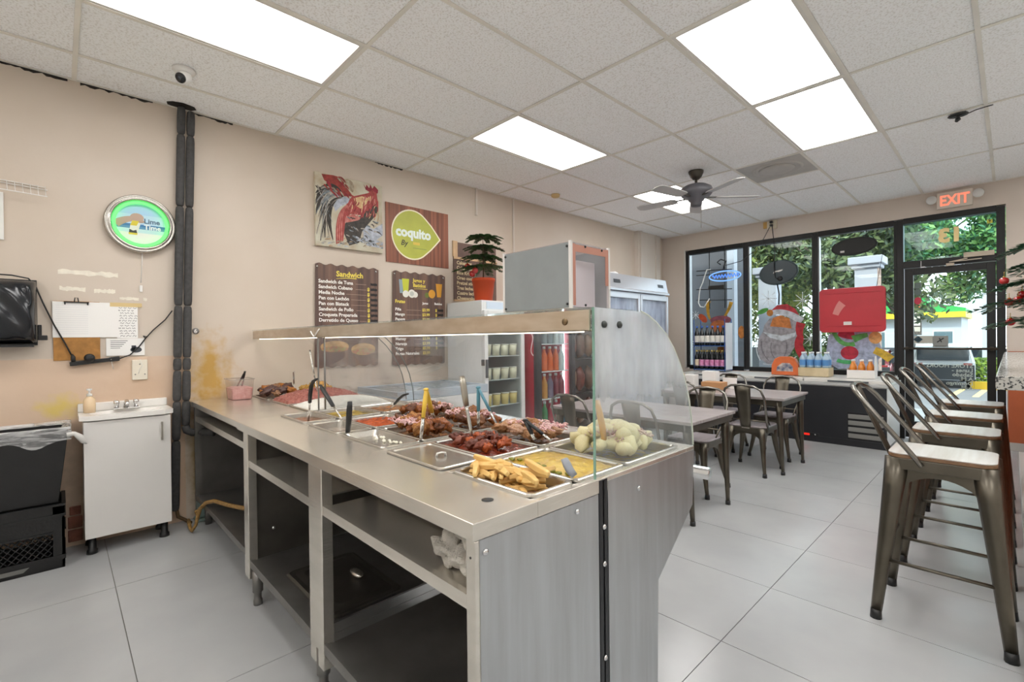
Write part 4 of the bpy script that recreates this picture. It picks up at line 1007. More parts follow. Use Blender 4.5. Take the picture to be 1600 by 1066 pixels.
# meat pieces
def pieces(name, label, cat, grp, x0, x1, y0, y1, z, n, size, mats, seed, amp=.5, sub=3, flat=.6):
    rnd = random.Random(seed); a, b, c, d_ = inner(x0, x1, y0, y1, .045)
    base = [MB().blob((0, 0, 0), (1, .62, flat), seed*10+q, amp, sub, 2.2).build(name, mats[q % len(mats)]) for q in range(3)]
    used = [False]*3; cols = max(2, int(math.sqrt(n*(b-a)/(d_-c))+.5))
    for k in range(n):
        q = k % 3
        if used[q]: o = base[q].copy(); col.objects.link(o)
        else: o = base[q]; used[q] = True
        i, j = k % cols, k//cols; rows = math.ceil(n/cols)
        x = a+(b-a)*(i+.5+rnd.uniform(-.3, .3))/cols; y = c+(d_-c)*(min(j+.5, rows-.5)+rnd.uniform(-.3, .3))/rows
        s = size*rnd.uniform(.8, 1.2)
        mid = 1-((x-(a+b)/2)/(b-a)*2)**2*.5-((y-(c+d_)/2)/(d_-c)*2)**2*.5
        o.location = (x, y, z+.022*mid+rnd.uniform(-.004, .004)); o.scale = (s, s, s)
        o.rotation_euler = (rnd.uniform(-.55, .55), rnd.uniform(-.55, .55), rnd.uniform(0, 6.28))
        tag(o, label, cat, grp)
chk = [oily('roast skin', 'a8622c', '6a3418', 9), oily('roast skin pale', 'c08a4c', '8a4a20', 9), oily('roast dark', '7a4422', '4a2614', 9)]
prk = [oily('pork pale', 'c39468', '97603a', 9), oily('pork brown', 'a06a42', '6e4024', 9), oily('pork pink', 'cfa890', 'a8744e', 9)]
onion = M('pink onion', 'e6c4c0', .4, c2='d39c9e', vs_=40); onion2 = M('white onion', 'e2d2c2', .4, c2='d0a8a0', vs_=40)
surface('pan_juices', *CX[1], *RY[2], .868, oily('pan juices', '8a5a34', '6a4024', 20), 'brown juices under the roast chicken by the curved glass', 'gravy')
pieces('chicken_piece', 'roast chicken piece in the pan by the curved glass', 'chicken', 'chicken behind the red stew', *CX[1], *RY[2], .885, 15, .036, chk, 3)
strands('pink_onion', 1.86, 2.06, 1.40, 1.56, lambda x, y: .936, 150, onion, 'pink onion shreds on the chicken by the curved glass', 4)
surface('pan_juices', *CX[2], *RY[1], .866, oily('pan juices', '8a5a34', '6a4024'), 'brown juices under the chicken with yellow tongs', 'gravy')
pieces('chicken_piece', 'roast chicken piece in the pan with yellow tongs', 'chicken', 'chicken under the yellow tongs', *CX[2], *RY[1], .882, 16, .037, chk[::-1], 5)
strands('pink_onion', 2.19, 2.42, 1.10, 1.24, lambda x, y: .934, 150, onion, 'pink onion shreds on the chicken with yellow tongs', 6)
surface('pan_juices', *CX[2], *RY[2], .866, oily('pan juices', '8a5a34', '6a4024'), 'brown juices under the pork with blue tongs', 'gravy')
pieces('pork_piece', 'roast pork chunk in the pan with blue tongs', 'pork', 'pork under the blue tongs', *CX[2], *RY[2], .884, 15, .038, [chk[2], prk[1], chk[0]], 8)
strands('pink_onion', 2.22, 2.45, 1.38, 1.54, lambda x, y: .938, 160, onion, 'pink onion shreds on the pork with blue tongs', 9)
surface('pan_juices', *CX[3], *RY[2], .866, oily('pan juices', '8a5a34', '6a4024'), 'brown juices under the pork slices with black tongs', 'gravy')
pieces('pork_slice', 'pale pork slice in the pan with black tongs', 'pork', 'pork slices under the black tongs', *CX[3], *RY[2], .884, 17, .042, prk, 11, flat=.35)
strands('pink_onion', 2.63, 2.87, 1.42, 1.57, lambda x, y: .924, 190, onion, 'pink onion shreds on the pork slices', 12)
pieces('beef_chunk', 'dark beef chunk half sunk in the red stew', 'beef', 'beef chunks in the stew', *CX[3], *RY[1], .882, 22, .023, [oily('beef a', '7a3a26', '4e2214', 12), oily('beef b', '8f4630', '5a2818', 12), oily('carrot', 'b85a2a', '9a4420', 12)], 14)
# fries
fry = M('fry', 'e8c884', .55, c2='d2a45a', vs_=14, thr=(.3, .7))
surface('fry_oil', *CX[4], *RY[0], .838, oily('fry oil', '9a6a3a', '7a4c28', 10), 'brown oil left under the fries', 'oil', amp=.001)
rnd = random.Random(31)
for k in range(40):
    L, wd = rnd.uniform(.085, .145), rnd.uniform(.019, .025)
    lay = k//13
    m = MB(); n_ = 5; bend = rnd.uniform(-.012, .012)
    m.tube([(-L/2+L*q/(n_-1), bend*math.sin(math.pi*q/(n_-1)), 0) for q in range(n_)], [wd*.40, wd*.56, wd*.6, wd*.55, wd*.38], 4)
    m.sm = [False]*len(m.sm)
    o = m.build('thick_fry', fry, bevel=.003)
    u, v = rnd.uniform(.16, .80), rnd.uniform(.28, .72)
    o.data.transform(Matrix.Translation((0, 0, -wd*.3)))
    o.location = (CX[4][0]+.35*u, RY[0][0]+.18*v, .862+lay*.021+rnd.uniform(-.002, .004))
    o.rotation_euler = (rnd.uniform(0, 1), rnd.uniform(-.22, .22), rnd.choice([.2, -.5, .6, 1.0, -.2, -.9])+rnd.uniform(-.25, .25))
    tag(o, 'thick golden fry in the heap at the counter corner', 'fry', 'fries in the corner pan')
# omelette
om = oily('omelette', 'c9ab48', 'b08a2c', 26, .35)
surface('omelette', *CX[4], *RY[1], .880, om, 'flat yellow omelette with green flecks in its pan', 'omelette', mound=.022, amp=.004, freq=50)
rnd = random.Random(17)
for k in range(10): tag(MB().blob((3.0+.028*k, 1.10+rnd.uniform(-.008, .03), .893), (.014, .010, .006), k, .3, 1).build('herb_fleck', oily('herb', '8a8a2c', '6a6a1e', 30)), 'green fleck on the near edge of the omelette', 'herb', 'green flecks on the omelette')
# yuca
yuc = M('yuca', 'ece4be', .45, c2='dccf98', vs_=16, thr=(.3, .7), bump=.2, bs=60)
surface('yuca_water', *CX[4], 1.33, 1.69, .860, oily('yuca water', 'c9bd8c', 'a89a66', 12), 'cloudy water under the yuca', 'liquid')
pieces('yuca_chunk', 'pale boiled yuca chunk in the heap behind the end glass', 'yuca', 'boiled yuca chunks', *CX[4], 1.33, 1.69, .884, 20, .050, [yuc], 19, amp=.22, sub=2, flat=.5)
pieces('yuca_chunk', 'pale boiled yuca chunk in the heap behind the end glass', 'yuca', 'boiled yuca chunks', 3.02, 3.27, 1.38, 1.66, .920, 10, .048, [yuc], 22, amp=.22, sub=2, flat=.5)
strands('white_onion', 3.06, 3.24, 1.42, 1.60, lambda x, y: .972-3.0*((x-3.15)**2+(y-1.51)**2), 190, onion2, 'pale onion shreds heaped on the yuca', 23)
# lid on the covered pan
t = thing('pan_lid', 'flat steel lid covering the narrow pan behind the counter edge', 'lid', (2.75, .97, .893))
L = lambda i, z_, r=.018: [(p[0], p[1], z_) for p in rrect(2.575+i, 2.928-i, .868+i, 1.068-i, r)]
loft(MB(), [L(0, .887), L(0, .892), L(.006, .894), L(.016, .894), L(.022, .890), L(.05, .890)]).build('plate', panm, t)
MB().tube([(2.775, .958, .889), (2.78, .958, .902), (2.79, .97, .905), (2.79, .985, .902), (2.785, .99, .889)], .005, 8, flat=.6).build('handle', M('crumpled foil', 'e4e2df', .3, .6), t)
MB().prism([(.018*math.cos(a*.3), .018*math.sin(a*.3)) for a in range(11)], (2.91, 1.045, .8945), (-1, 0, 0), (0, -1, 0), (0, 0, .0006)).build('spoon_notch', black_pl, t)
# side counter pans
sx = [(.062, .443), (.472, .853), (.882, 1.268)]
g2 = 'wide pans in the side counter'
pan(*sx[0], 1.092, 1.658, 'wide pan of dark and pale grilled strips by the wall', ZL+.008, grp=g2)
pan(*sx[1], 1.092, 1.658, 'wide pan of shredded red meat in the side counter', ZL+.008, grp=g2)
pan(*sx[2], 1.092, 1.658, 'wide pan of white rice beside the guard post', ZL+.008, grp=g2)
surface('grill_juices', *sx[0], 1.092, 1.658, .86, oily('grill juices', '8f6a48', '6a4a34', 14), 'brown juices under the grilled strips', 'gravy')
pieces('grilled_strip', 'dark grilled meat strip in the pan by the wall', 'meat', 'grilled strips by the wall', *sx[0], 1.092, 1.40, .885, 16, .05, [oily('grill dark', '6a4a44', '3f2c2a', 9), oily('grill tan', 'b58a68', '7a5238', 9), oily('grill orange', 'c4803a', '94501e', 9)], 41, flat=.5)
pieces('plantain_slice', 'golden plantain slice behind the grilled strips', 'plantain', 'golden plantain slices', *sx[0], 1.40, 1.65, .89, 8, .05, [oily('plantain', 'd8aa58', 'b07c34', 9)], 42, flat=.4)
surface('shredded_meat', *sx[1], 1.092, 1.658, .88, oily('shredded meat', 'b5746a', '8a4a40', 60, .4), 'heap of shredded reddish meat beside the rice', 'meat', mound=.07, amp=.014, freq=70, nu=50)
surface('white_rice', *sx[2], 1.092, 1.658, .878, M('rice', 'efece4', .6, var=.12, vs_=120, bump=.5, bs=200), 'mound of white rice beside the guard post', 'rice', mound=.05, amp=.006, freq=90, nu=46)

# ================================================================== UTENSILS
ssp = M('utensil steel', 'bdb9b2', .22, .95)
def utensil(name, label, cat, steel_path, handle_path, hm, rs=.005, rh=.011, bowl=None, grp=None):
    t = thing(name, label, cat, steel_path[0], grp)
    MB().tube(steel_path, rs, 8, flat=.7).build('shaft', ssp, t)
    h = MB().tube(handle_path, [rh*.85]+[rh]*(len(handle_path)-2)+[rh*.8], 10, flat=.55).build('handle', hm, t)
    if bowl: MB().blob(bowl[0], bowl[1], 1, .05, 2).build('bowl', bowl[2] if len(bowl) > 2 else ssp, t)
    return t
utensil('soup_ladle', 'ladle with curved black handle standing in the brown broth', 'ladle', [(1.672, .925, .872), (1.683, .928, .95), (1.690, .928, .995)], [(1.690, .928, .985), (1.698, .928, 1.03), (1.715, .928, 1.075), (1.745, .928, 1.10), (1.785, .928, 1.112)], black_pl)
u = utensil('serving_spoon', 'black handled spoon slanting out of the yellow soup', 'spoon', [(1.715, 1.085, .885), (1.64, 1.087, .925), (1.58, 1.087, .955)], [(1.60, 1.087, .943), (1.54, 1.087, .98), (1.47, 1.087, 1.02), (1.425, 1.087, 1.045)], black_pl, rh=.014)
MB().lathe([(.005, 0), (.005, .003), (0, .003)], (1.44, 1.078, 1.036), 10, AX_BACK).build('hang_hole', white_pl, u)
u = utensil('serving_spoon', 'spoon with upright black handle in the grey gravy', 'spoon', [(2.09, .935, .862), (2.118, .935, .90)], [(2.115, .935, .89), (2.128, .935, .945), (2.136, .935, 1.0), (2.141, .935, 1.03)], black_pl, rh=.014)
MB().lathe([(.004, 0), (.004, .003), (0, .003)], (2.137, .926, 1.018), 10, AX_BACK).build('hang_hole', white_pl, u)
utensil('soup_ladle', 'ladle with black hooked handle in the orange stew', 'ladle', [(1.665, 1.385, .882), (1.71, 1.385, .915), (1.745, 1.385, .94)], [(1.74, 1.385, .935), (1.79, 1.385, .97), (1.84, 1.385, .995), (1.885, 1.385, 1.005)], black_pl)
def tongs(name, label, a, b, top, hm, frac=.45, w_=.010):
    t = thing(name, label, 'tongs', a); top = Vector(top)
    for p in (a, b):
        p = Vector(p); q = p.lerp(top, frac); mid_ = q+(top-q)*.5
        MB().tube([p, p.lerp(q, .5), q], [w_*.9, w_, w_*.8], 8, flat=.35).build('arm', ssp, t)
        MB().tube([p.lerp(top, frac*.92), mid_, top.lerp(p, .06), top], [w_, w_*1.15, w_, w_*.7], 8, flat=.5).build('grip', hm, t)
    MB().blob(top, (w_*1.1, w_*1.3, w_*.7), 2, .05, 2).build('spring_bend', hm, t)
    return t
ygr = M('yellow grip', 'd9b440', .4); bgr = M('teal grip', '5c93a5', .4)
tongs('food_tongs', 'yellow handled tongs stuck in the roast chicken', (2.495, 1.075, .895), (2.37, 1.235, .90), (2.438, 1.14, 1.088), ygr)
tongs('food_tongs', 'teal blue handled tongs stuck in the roast pork', (2.485, 1.39, .895), (2.565, 1.44, .90), (2.475, 1.40, 1.078), bgr)
tongs('food_tongs', 'black handled tongs lying across the pale pork slices', (2.885, 1.345, .905), (2.935, 1.385, .903), (2.818, 1.36, .972), black_pl, .35)
u = utensil('basting_spoon', 'long steel spoon standing in the dark red beef stew', 'spoon', [(2.730, 1.157, .90), (2.717, 1.157, .96), (2.700, 1.157, 1.02), (2.692, 1.157, 1.05)], [(2.695, 1.157, 1.04), (2.686, 1.157, 1.08), (2.676, 1.157, 1.125), (2.668, 1.157, 1.155)], M('satin steel', 'a39c90', .35, .9), rs=.008, rh=.015, bowl=((2.742, 1.157, .892), (.038, .022, .026), M('sauced steel', '8a3a22', .3, .4)))
MB().lathe([(.006, 0), (.006, .002), (0, .002)], (2.674, 1.146, 1.135), 12, AX_BACK).build('hang_hole', white_pl, u)
utensil('serving_spatula', 'yellow handled spatula leaning in the yuca behind the end glass', 'spatula', [(3.175, 1.40, .915), (3.168, 1.405, .95)], [(3.170, 1.405, .935), (3.160, 1.408, .985), (3.148, 1.41, 1.03), (3.135, 1.413, 1.075)], M('amber grip', 'cf9a34', .35), rh=.016)
utensil('serving_spoon', 'grey plastic spoon handle leaning on the omelette pan rim', 'spoon', [(3.20, 1.16, .905), (3.26, 1.10, .905)], [(3.272, 1.064, .95), (3.282, 1.064, .935), (3.292, 1.066, .918), (3.305, 1.07, .905)], M('grey nylon', '8b9098', .4), rh=.016)
utensil('serving_fork', 'thin steel fork standing in the grilled strips', 'fork', [(.30, 1.33, .89), (.295, 1.33, .97)], [(.295, 1.33, .96), (.29, 1.33, 1.01), (.288, 1.33, 1.055), (.298, 1.33, 1.065)], ssp, rs=.004, rh=.006)
utensil('rice_spoon', 'long steel spoon standing upright in the shredded meat', 'spoon', [(.76, 1.33, .92), (.71, 1.33, 1.05)], [(.712, 1.33, 1.04), (.67, 1.33, 1.13), (.64, 1.33, 1.20), (.63, 1.33, 1.235)], ssp, rs=.005, rh=.007)
# ---- onion tub on the side counter
t = thing('onion_tub', 'clear tub of pickled pink onions on the side counter', 'tub', (.165, .98, ZL+.001))
def ring_(i, z_): return [(p[0], p[1], z_) for p in rrect(.07+i, .265-i, .90+i, 1.06-i, .02)]
zb = ZL+.001
loft(MB(), [ring_(.012, zb+.002), ring_(.0, zb+.15)], cap=True).build('tub', glass('tub plastic', 'f0ece6', .6, fog=.18), t)
MB().tube([(p[0], p[1], zb+.15) for p in rrect(.068, .267, .898, 1.062, .02)], .004, 6, closed=True).build('rim', glass('tub plastic'), t)
loft(MB(), [ring_(.016, zb+.003), ring_(.008, zb+.085), ring_(.03, zb+.093)]).build('pickled_onion', M('pickled onion', 'e3aaa4', .4, c2='d08a88', vs_=60, bump=.5, bs=90), t)
tongs('small_tongs', 'small black tipped tongs resting in the onion tub', (.14, .97, zb+.09), (.17, .995, zb+.095), (.238, 1.0, zb+.205), black_pl, .55, .007)
# ---- under the counter
t = thing('pan_lid', 'full size steel pan lid lying on the bottom shelf', 'lid', (2.06, .95, .198))
Lr = lambda i, z_, r=.03: [(p[0], p[1], z_) for p in rrect(1.80+i, 2.32-i, .76+i, 1.09-i, r)]
loft(MB(), [Lr(0, .2), Lr(.0, .206), Lr(.01, .21), Lr(.03, .207), Lr(.06, .213), Lr(.1, .213)]).build('plate', M('worn lid steel', '77736d', .35, .9, var=.2, vs_=6), t)
MB().blob((2.08, .985, .226), (.055, .024, .014), 1, .03, 2).build('handle', panm, t)
t = thing('kitchen_towel', 'crumpled grey kitchen cloth with an orange corner on the shelf', 'cloth', (3.17, .76, .703))
tw = M('terry cloth', 'd2cdc3', .95, c2='a8a39a', vs_=12, bump=.8, bs=160)
MB().blob((3.20, .765, .732), (.075, .055, .034), 5, .42, 4, 1.5, flat_bottom=-.027).build('fold', tw, t)
MB().blob((3.145, .752, .752), (.062, .040, .036), 9, .45, 4, 1.5).build('fold', tw, t)
MB().blob((3.205, .77, .788), (.05, .040, .055), 13, .45, 4, 1.5).build('fold', tw, t)
MB().blob((3.262, .752, .772), (.030, .022, .038), 3, .35, 3).build('orange_patch', M('orange cloth', 'd0703c', .9, bump=.6, bs=160), t)
# ---- hose, yellowed box and puddle corner between sink and counter
t = thing('braided_hose', 'kinked tan braided hose running under the side counter', 'hose', (.3, .66, 0))
MB().tube([(.11, .655, .03), (.20, .645, .035), (.28, .64, .02), (.33, .64, .02), (.36, .655, .06), (.355, .67, .12), (.37, .68, .17), (.45, .70, .225), (.55, .73, .255), (.75, .76, .27), (1.0, .80, .30), (1.2, .83, .33)], [.012, .012, .010, .010, .010, .012, .013, .013, .013, .013, .013, .012], 9).build('hose', M('tan hose', 'a5824a', .6, c2='7a5a2c', vs_=60), t)
MB().tube([(.355, .668, .13), (.34, .66, .15), (.352, .684, .16), (.37, .67, .145)], .010, 8).build('knot', M('tan hose', 'a5824a'), t)
tag(MB().box(.03, .10, .712, .765, .02, .50).box(.02, .13, .70, .80, 0, .02).build('pump_box', M('grey green box', '8fa39c', .5, c2='6f7f78', vs_=8), bevel=.006), 'pale green grey box standing on the floor behind the pipes', 'box')
# ================================================================== FRIDGES ALONG THE LEFT WALL
cool = glass('fridge glass', 'f4f8f8', .55)
wh = M('white enamel', 'dcdedd', .3, var=.03, vs_=2)
# chest freezer with glass lid
t = thing('chest_freezer', 'white glass topped chest freezer against the wall beyond the counter', 'freezer', (.38, 2.45, 0))
MB().box(.03, .74, 1.98, 2.95, .04, .80).build('body', wh, t, bevel=.01)
MB().box(.03, .06, 1.98, 2.95, .80, .875).box(.71, .74, 1.98, 2.95, .80, .875).box(.06, .71, 1.98, 2.01, .80, .875).box(.06, .71, 2.92, 2.95, .80, .875).build('lid_frame', M('grey vinyl frame', 'aebac4', .4), t, bevel=.004)
for (a, b, z) in [(2.01, 2.48, .860), (2.45, 2.92, .866)]: B(.06, .71, a, b, z, z+.004).build('sliding_pane', glass('ice glass', 'eef6fa', .7, fog=.3), t)
B(.06, .71, 2.01, 2.92, .70, .705).build('frost', M('frost', 'e9eff2', .7, var=.1, vs_=12), t)
# white merchandiser
t = thing('glass_door_fridge', 'white upright fridge with glass door showing rows of cream cups', 'fridge', (.33, 3.27, 0))
MB().box(.03, .60, 3.0, 3.02, .08, 1.685).box(.03, .60, 3.53, 3.55, .08, 1.685).box(.03, .05, 3.02, 3.53, .08, 1.685).box(.03, .60, 3.02, 3.53, 1.58, 1.685).box(.03, .60, 3.02, 3.53, .08, .2).box(.05, .55, 3.03, 3.52, 0, .08).build('body', wh, t, bevel=.004)
dr = MB().box(.605, .64, 3.0, 3.045, .2, 1.585).box(.605, .64, 3.505, 3.55, .2, 1.585).box(.605, .64, 3.045, 3.505, 1.535, 1.585).box(.605, .64, 3.045, 3.505, .2, .25).build('door', wh, t, bevel=.004)
B(.618, .624, 3.045, 3.505, .25, 1.535).build('pane', cool, dr)
MB().box(.64, .66, 3.005, 3.03, .92, 1.10).box(.60, .64, 2.985, 3.0, 1.04, 1.10).build('handle', M('handle grey', '55585b', .4), dr, bevel=.003)
B(.601, .606, 3.06, 3.49, 1.60, 1.67).build('header', M('header film', 'c7d6e4', .3), t)
MB().box(.10, .56, 3.10, 3.45, 1.555, 1.575).build('light_bar', emis('fridge light', 'eaf4ff', 14.0), t)
for z in (.35, .62, .88, 1.12, 1.36): B(.06, .59, 3.022, 3.528, z, z+.008).build('shelf', M('shelf wire', 'd9dcdd', .4), t)
cupm = [M('cream cup', 'efe6cc', .4), M('yellow cup', 'e6cc86', .4), M('pale cup', 'e6e0d2', .4)]
cl = MB().lathe([(0, 0), (.034, 0), (.042, .095), (.043, .10)], n=16)
for s_, z in enumerate((.62, .88, 1.12)):
    proto = None
    for k in range(4):
        y = 3.10+.118*k
        c = thing('dessert_cup', ['yellow dessert cup on the low shelf of the white fridge', 'cream dessert cup on the middle shelf of the white fridge', 'pale cream dessert cup on the upper shelf of the white fridge'][s_], 'cup', (.555, y, z+.0085), 'dessert cups in the white fridge')
        MB().lathe([(0, 0), (.036, 0), (.045, .11)], (.555, y, z+.0085), 14).build('cup', cupm[[1, 0, 0][s_]], c)
        MB().lathe([(.047, 0), (.047, .008), (.0, .01)], (.555, y, z+.1185), 14).build('lid', cupm[2], c)
for k in range(4):
    c = tag(B(.50, .59, 3.07+.11*k, 3.165+.11*k, 1.369, 1.44+.01*(k % 2)).build('snack_box', M('violet box', '8f88a0', .5, var=.3, vs_=20), bevel=.003), 'small violet grey packet on the top shelf of the white fridge', 'packet', 'packets on the top fridge shelf')
# red fridge
t = thing('drinks_fridge', 'red drinks fridge with lit glass door full of bottles', 'fridge', (.38, 3.91, 0))
red = M('red enamel', 'a82a3a', .35, var=.08, vs_=3)
MB().box(.03, .70, 3.62, 3.645, .05, 1.66).box(.03, .70, 4.235, 4.26, .05, 1.66).build('side', red, t, bevel=.004)
MB().box(.03, .70, 3.645, 4.235, 1.56, 1.66).box(.03, .70, 3.645, 4.235, .05, .30).build('body', red, t, bevel=.004)
B(.03, .05, 3.645, 4.235, .30, 1.56).build('back_wall', M('liner white', 'dfe6e8', .4), t)
dr = MB().box(.70, .745, 3.62, 3.70, .25, 1.60).box(.70, .745, 4.20, 4.26, .25, 1.60).box(.70, .745, 3.70, 4.20, 1.53, 1.60).box(.70, .745, 3.70, 4.20, .25, .32).build('door', M('black door', '2a2b2e', .35), t, bevel=.004)
B(.718, .724, 3.70, 4.20, .32, 1.53).build('pane', cool, dr)
MB().prism(ribbon([(.66, 1.36), (.76, 1.30), (.60, 1.18), (.70, 1.12)], .012, .012), (0, 3.6185, 0), (1, 0, 0), (0, 0, 1), (0, .001, 0)).build('swirl_print', M('swirl white', 'e9dada', .4), t)
MB().box(.60, .62, 3.66, 3.675, .4, 1.54).build('light_bar', emis('drink light', 'f2faff', 6.0), t); MB().box(.60, .62, 4.205, 4.22, .4, 1.54).build('light_bar', emis('drink light', 'f2faff', 6.0), t)
for z in (.33, .63, .93, 1.23): B(.06, .69, 3.68, 4.20, z, z+.01).build('shelf', M('shelf lit', 'e6eaec', .4), t)
drk = [[('green', '3f8f5a'), ('green', '3f8f5a'), ('red', 'b8324a'), ('red', 'b8324a'), ('blue', '6fa8c9')], [('pink', 'd07a8a'), ('amber', 'd99a4a'), ('violet', '6a5a7a'), ('dark red', '8a3a4a'), ('dark red', '8a3a4a')],
       [('orange', 'e2672c'), ('orange', 'e2672c'), ('orange', 'e2672c'), ('orange', 'e2672c'), ('clear', 'd6e4e6')], [('clear', 'c9d4d2'), ('grey', '8d9aa0'), ('grey', '8d9aa0'), ('clear', 'c9d4d2'), ('clear', 'd6e4e6')]]
def bottle(loc, h, r, m, cap, name, label, grp, lab=None, labm=None, n=12):
    b_ = thing(name, label, 'bottle', loc, grp)
    MB().lathe([(0, 0), (r, 0), (r*1.02, .02), (r, h*.55), (r*.95, h*.62), (r*.42, h*.82), (r*.38, h*.93), (0, h*.93)], loc, n).build('body', m, b_)
    MB().lathe([(r*.44, h*.90), (r*.44, h), (0, h)], loc, n).build('cap', cap, b_)
    if labm: MB().lathe([(r*1.04, h*.14), (r*1.04, h*.50)], loc, n, caps=False).build('label', labm, b_)
    return b_
rows_ = ['lowest', 'second', 'third', 'top']
for s_, z in enumerate((.34, .64, .94, 1.24)):
    for k in range(5):
        c, h = drk[s_][k]
        bottle((.64, 3.755+.095*k, z+.0005), .27, .036, M('drink '+c+h, h, .15, coat=.5), M('cap white', 'e8e8e6', .4), 'drink_bottle', '%s drink bottle on the %s shelf of the red fridge' % (c, rows_[s_]), 'bottles in the red fridge')
tag(B(.675, .682, 3.72, 3.80, 1.36, 1.44).build('price_card', M('yellow card', 'd8d65a', .6)), 'yellow card standing behind the glass of the red fridge', 'card')
# made-up rack of bags standing in for an unclear brown shape
t = thing('made_up_rack', 'made-up dark wire rack of brown snack bags between the two fridges', 'rack', (.4, 4.57, 0))
dk = M('rack wire', '3a3634', .4, .5)
for (x, y) in [(.1, 4.33), (.66, 4.33), (.1, 4.82), (.66, 4.82)]: MB().cyl((x, y, 0), (x, y, 1.62), .011, n=8).build('post', dk, t)
for z in (.25, .65, 1.05, 1.42): B(.1, .68, 4.33, 4.82, z, z+.012).build('shelf', dk, t)
bagc = [M('brown bag', '6e4a34', .3, c2='4a3226', vs_=10, bump=.3, bs=20), M('tan bag', '8f6d52', .3, c2='5c4434', vs_=10, bump=.3, bs=20), M('rust bag', '7a4030', .3, c2='54302a', vs_=9, bump=.3, bs=20)]
for s_, z in enumerate((.263, .663, 1.063)):
    for k in range(3):
        o = MB().blob((.56, 4.41+.165*k, z+.145), (.055, .075, .145), s_*3+k, .15, 3).build('snack_bag', bagc[(s_+k) % 3])
        tag(o, ['brown', 'tan', 'rust red'][(s_+k) % 3]+' snack bag on the %s shelf of the made-up rack' % ['low', 'middle', 'upper'][s_], 'snack bag', 'snack bags on the made-up rack')
# steel double fridge
t = thing('steel_fridge', 'tall stainless double door fridge with glass doors in the corner', 'fridge', (.39, 5.66, 0))
sfm = M('fridge steel', 'c9cad0', .3, .6, var=.05, vs_=3)
MB().box(.03, .70, 4.90, 6.42, .12, 1.90).build('body', sfm, t, bevel=.004)
hd = MB().prism([(.03, 1.90), (.76, 1.90), (.76, 1.925), (.735, 1.94), (.70, 2.12), (.03, 2.12)], (0, 4.90, 0), (1, 0, 0), (0, 0, 1), (0, 1.52, 0)).build('header', sfm, t)
for y in (5.07, 6.16): MB().prism([(.722, 2.0), (.7225, 2.0), (.7135, 2.045), (.713, 2.045)], (.004, y, 0), (1, 0, 0), (0, 0, 1), (0, .15, 0)).build('badge', M('dark badge', '3a3c42', .4), t)
for (a, b) in [(4.91, 5.655), (5.665, 6.41)]:
    dr = MB().box(.705, .745, a, a+.05, .2, 1.88).box(.705, .745, b-.05, b, .2, 1.88).box(.705, .745, a+.05, b-.05, 1.81, 1.88).box(.705, .745, a+.05, b-.05, .2, .3).build('door', sfm, t, bevel=.004)
    B(.72, .726, a+.05, b-.05, .3, 1.81).build('pane', glass('door glass brightened', 'dde3ee', .8, fog=.5), dr)  # pale haze and blue tint brighten the pane
for y in (5.0, 5.2, 5.4): tag(MB().blob((.45, y, 2.15), (.12, .085, .035), int(y*10), .3, 2, flat_bottom=-.028).build('folded_bag', M('white bag', 'e6e6e8', .5)), 'crumpled white bag on top of the steel fridge', 'bag', 'white bags on the steel fridge')
# small showcase on a stand
t = thing('pastry_case', 'small black framed glass case with golden pastries in the corner', 'display case', (.28, 6.9, 0))
B(.08, .50, 6.50, 6.70, 0, .80).build('stand', M('grey cabinet', '8e8c8a', .5), t)
fr = MB()
for (x, y) in [(.08, 6.50), (.48, 6.50), (.08, 6.68), (.48, 6.68)]: fr.box(x, x+.02, y, y+.02, .80, 1.50)
fr.box(.08, .50, 6.50, 6.70, 1.50, 1.545).box(.08, .50, 6.50, 6.70, .80, .83).build('frame', M('case frame', '6d7180', .4, .4), t)
B(.485, .490, 6.52, 6.68, .83, 1.50).build('pane', cool, t)
for z in (1.05, 1.28): B(.10, .48, 6.52, 6.68, z, z+.006).build('shelf', glass('shelf clear', 'f0f4f4', .6), t)
for k, z in enumerate((.83, 1.056, 1.286)):
    for y in (6.56, 6.64): tag(MB().blob((.42, y, z+.032), (.04, .032, .03), k, .2, 2).build('pastry', M('golden pastry', 'd9a04a', .5, c2='b06c24', vs_=20)), 'golden pastry on the %s shelf of the glass case' % ['bottom', 'middle', 'top'][k], 'pastry', 'pastries in the glass case')
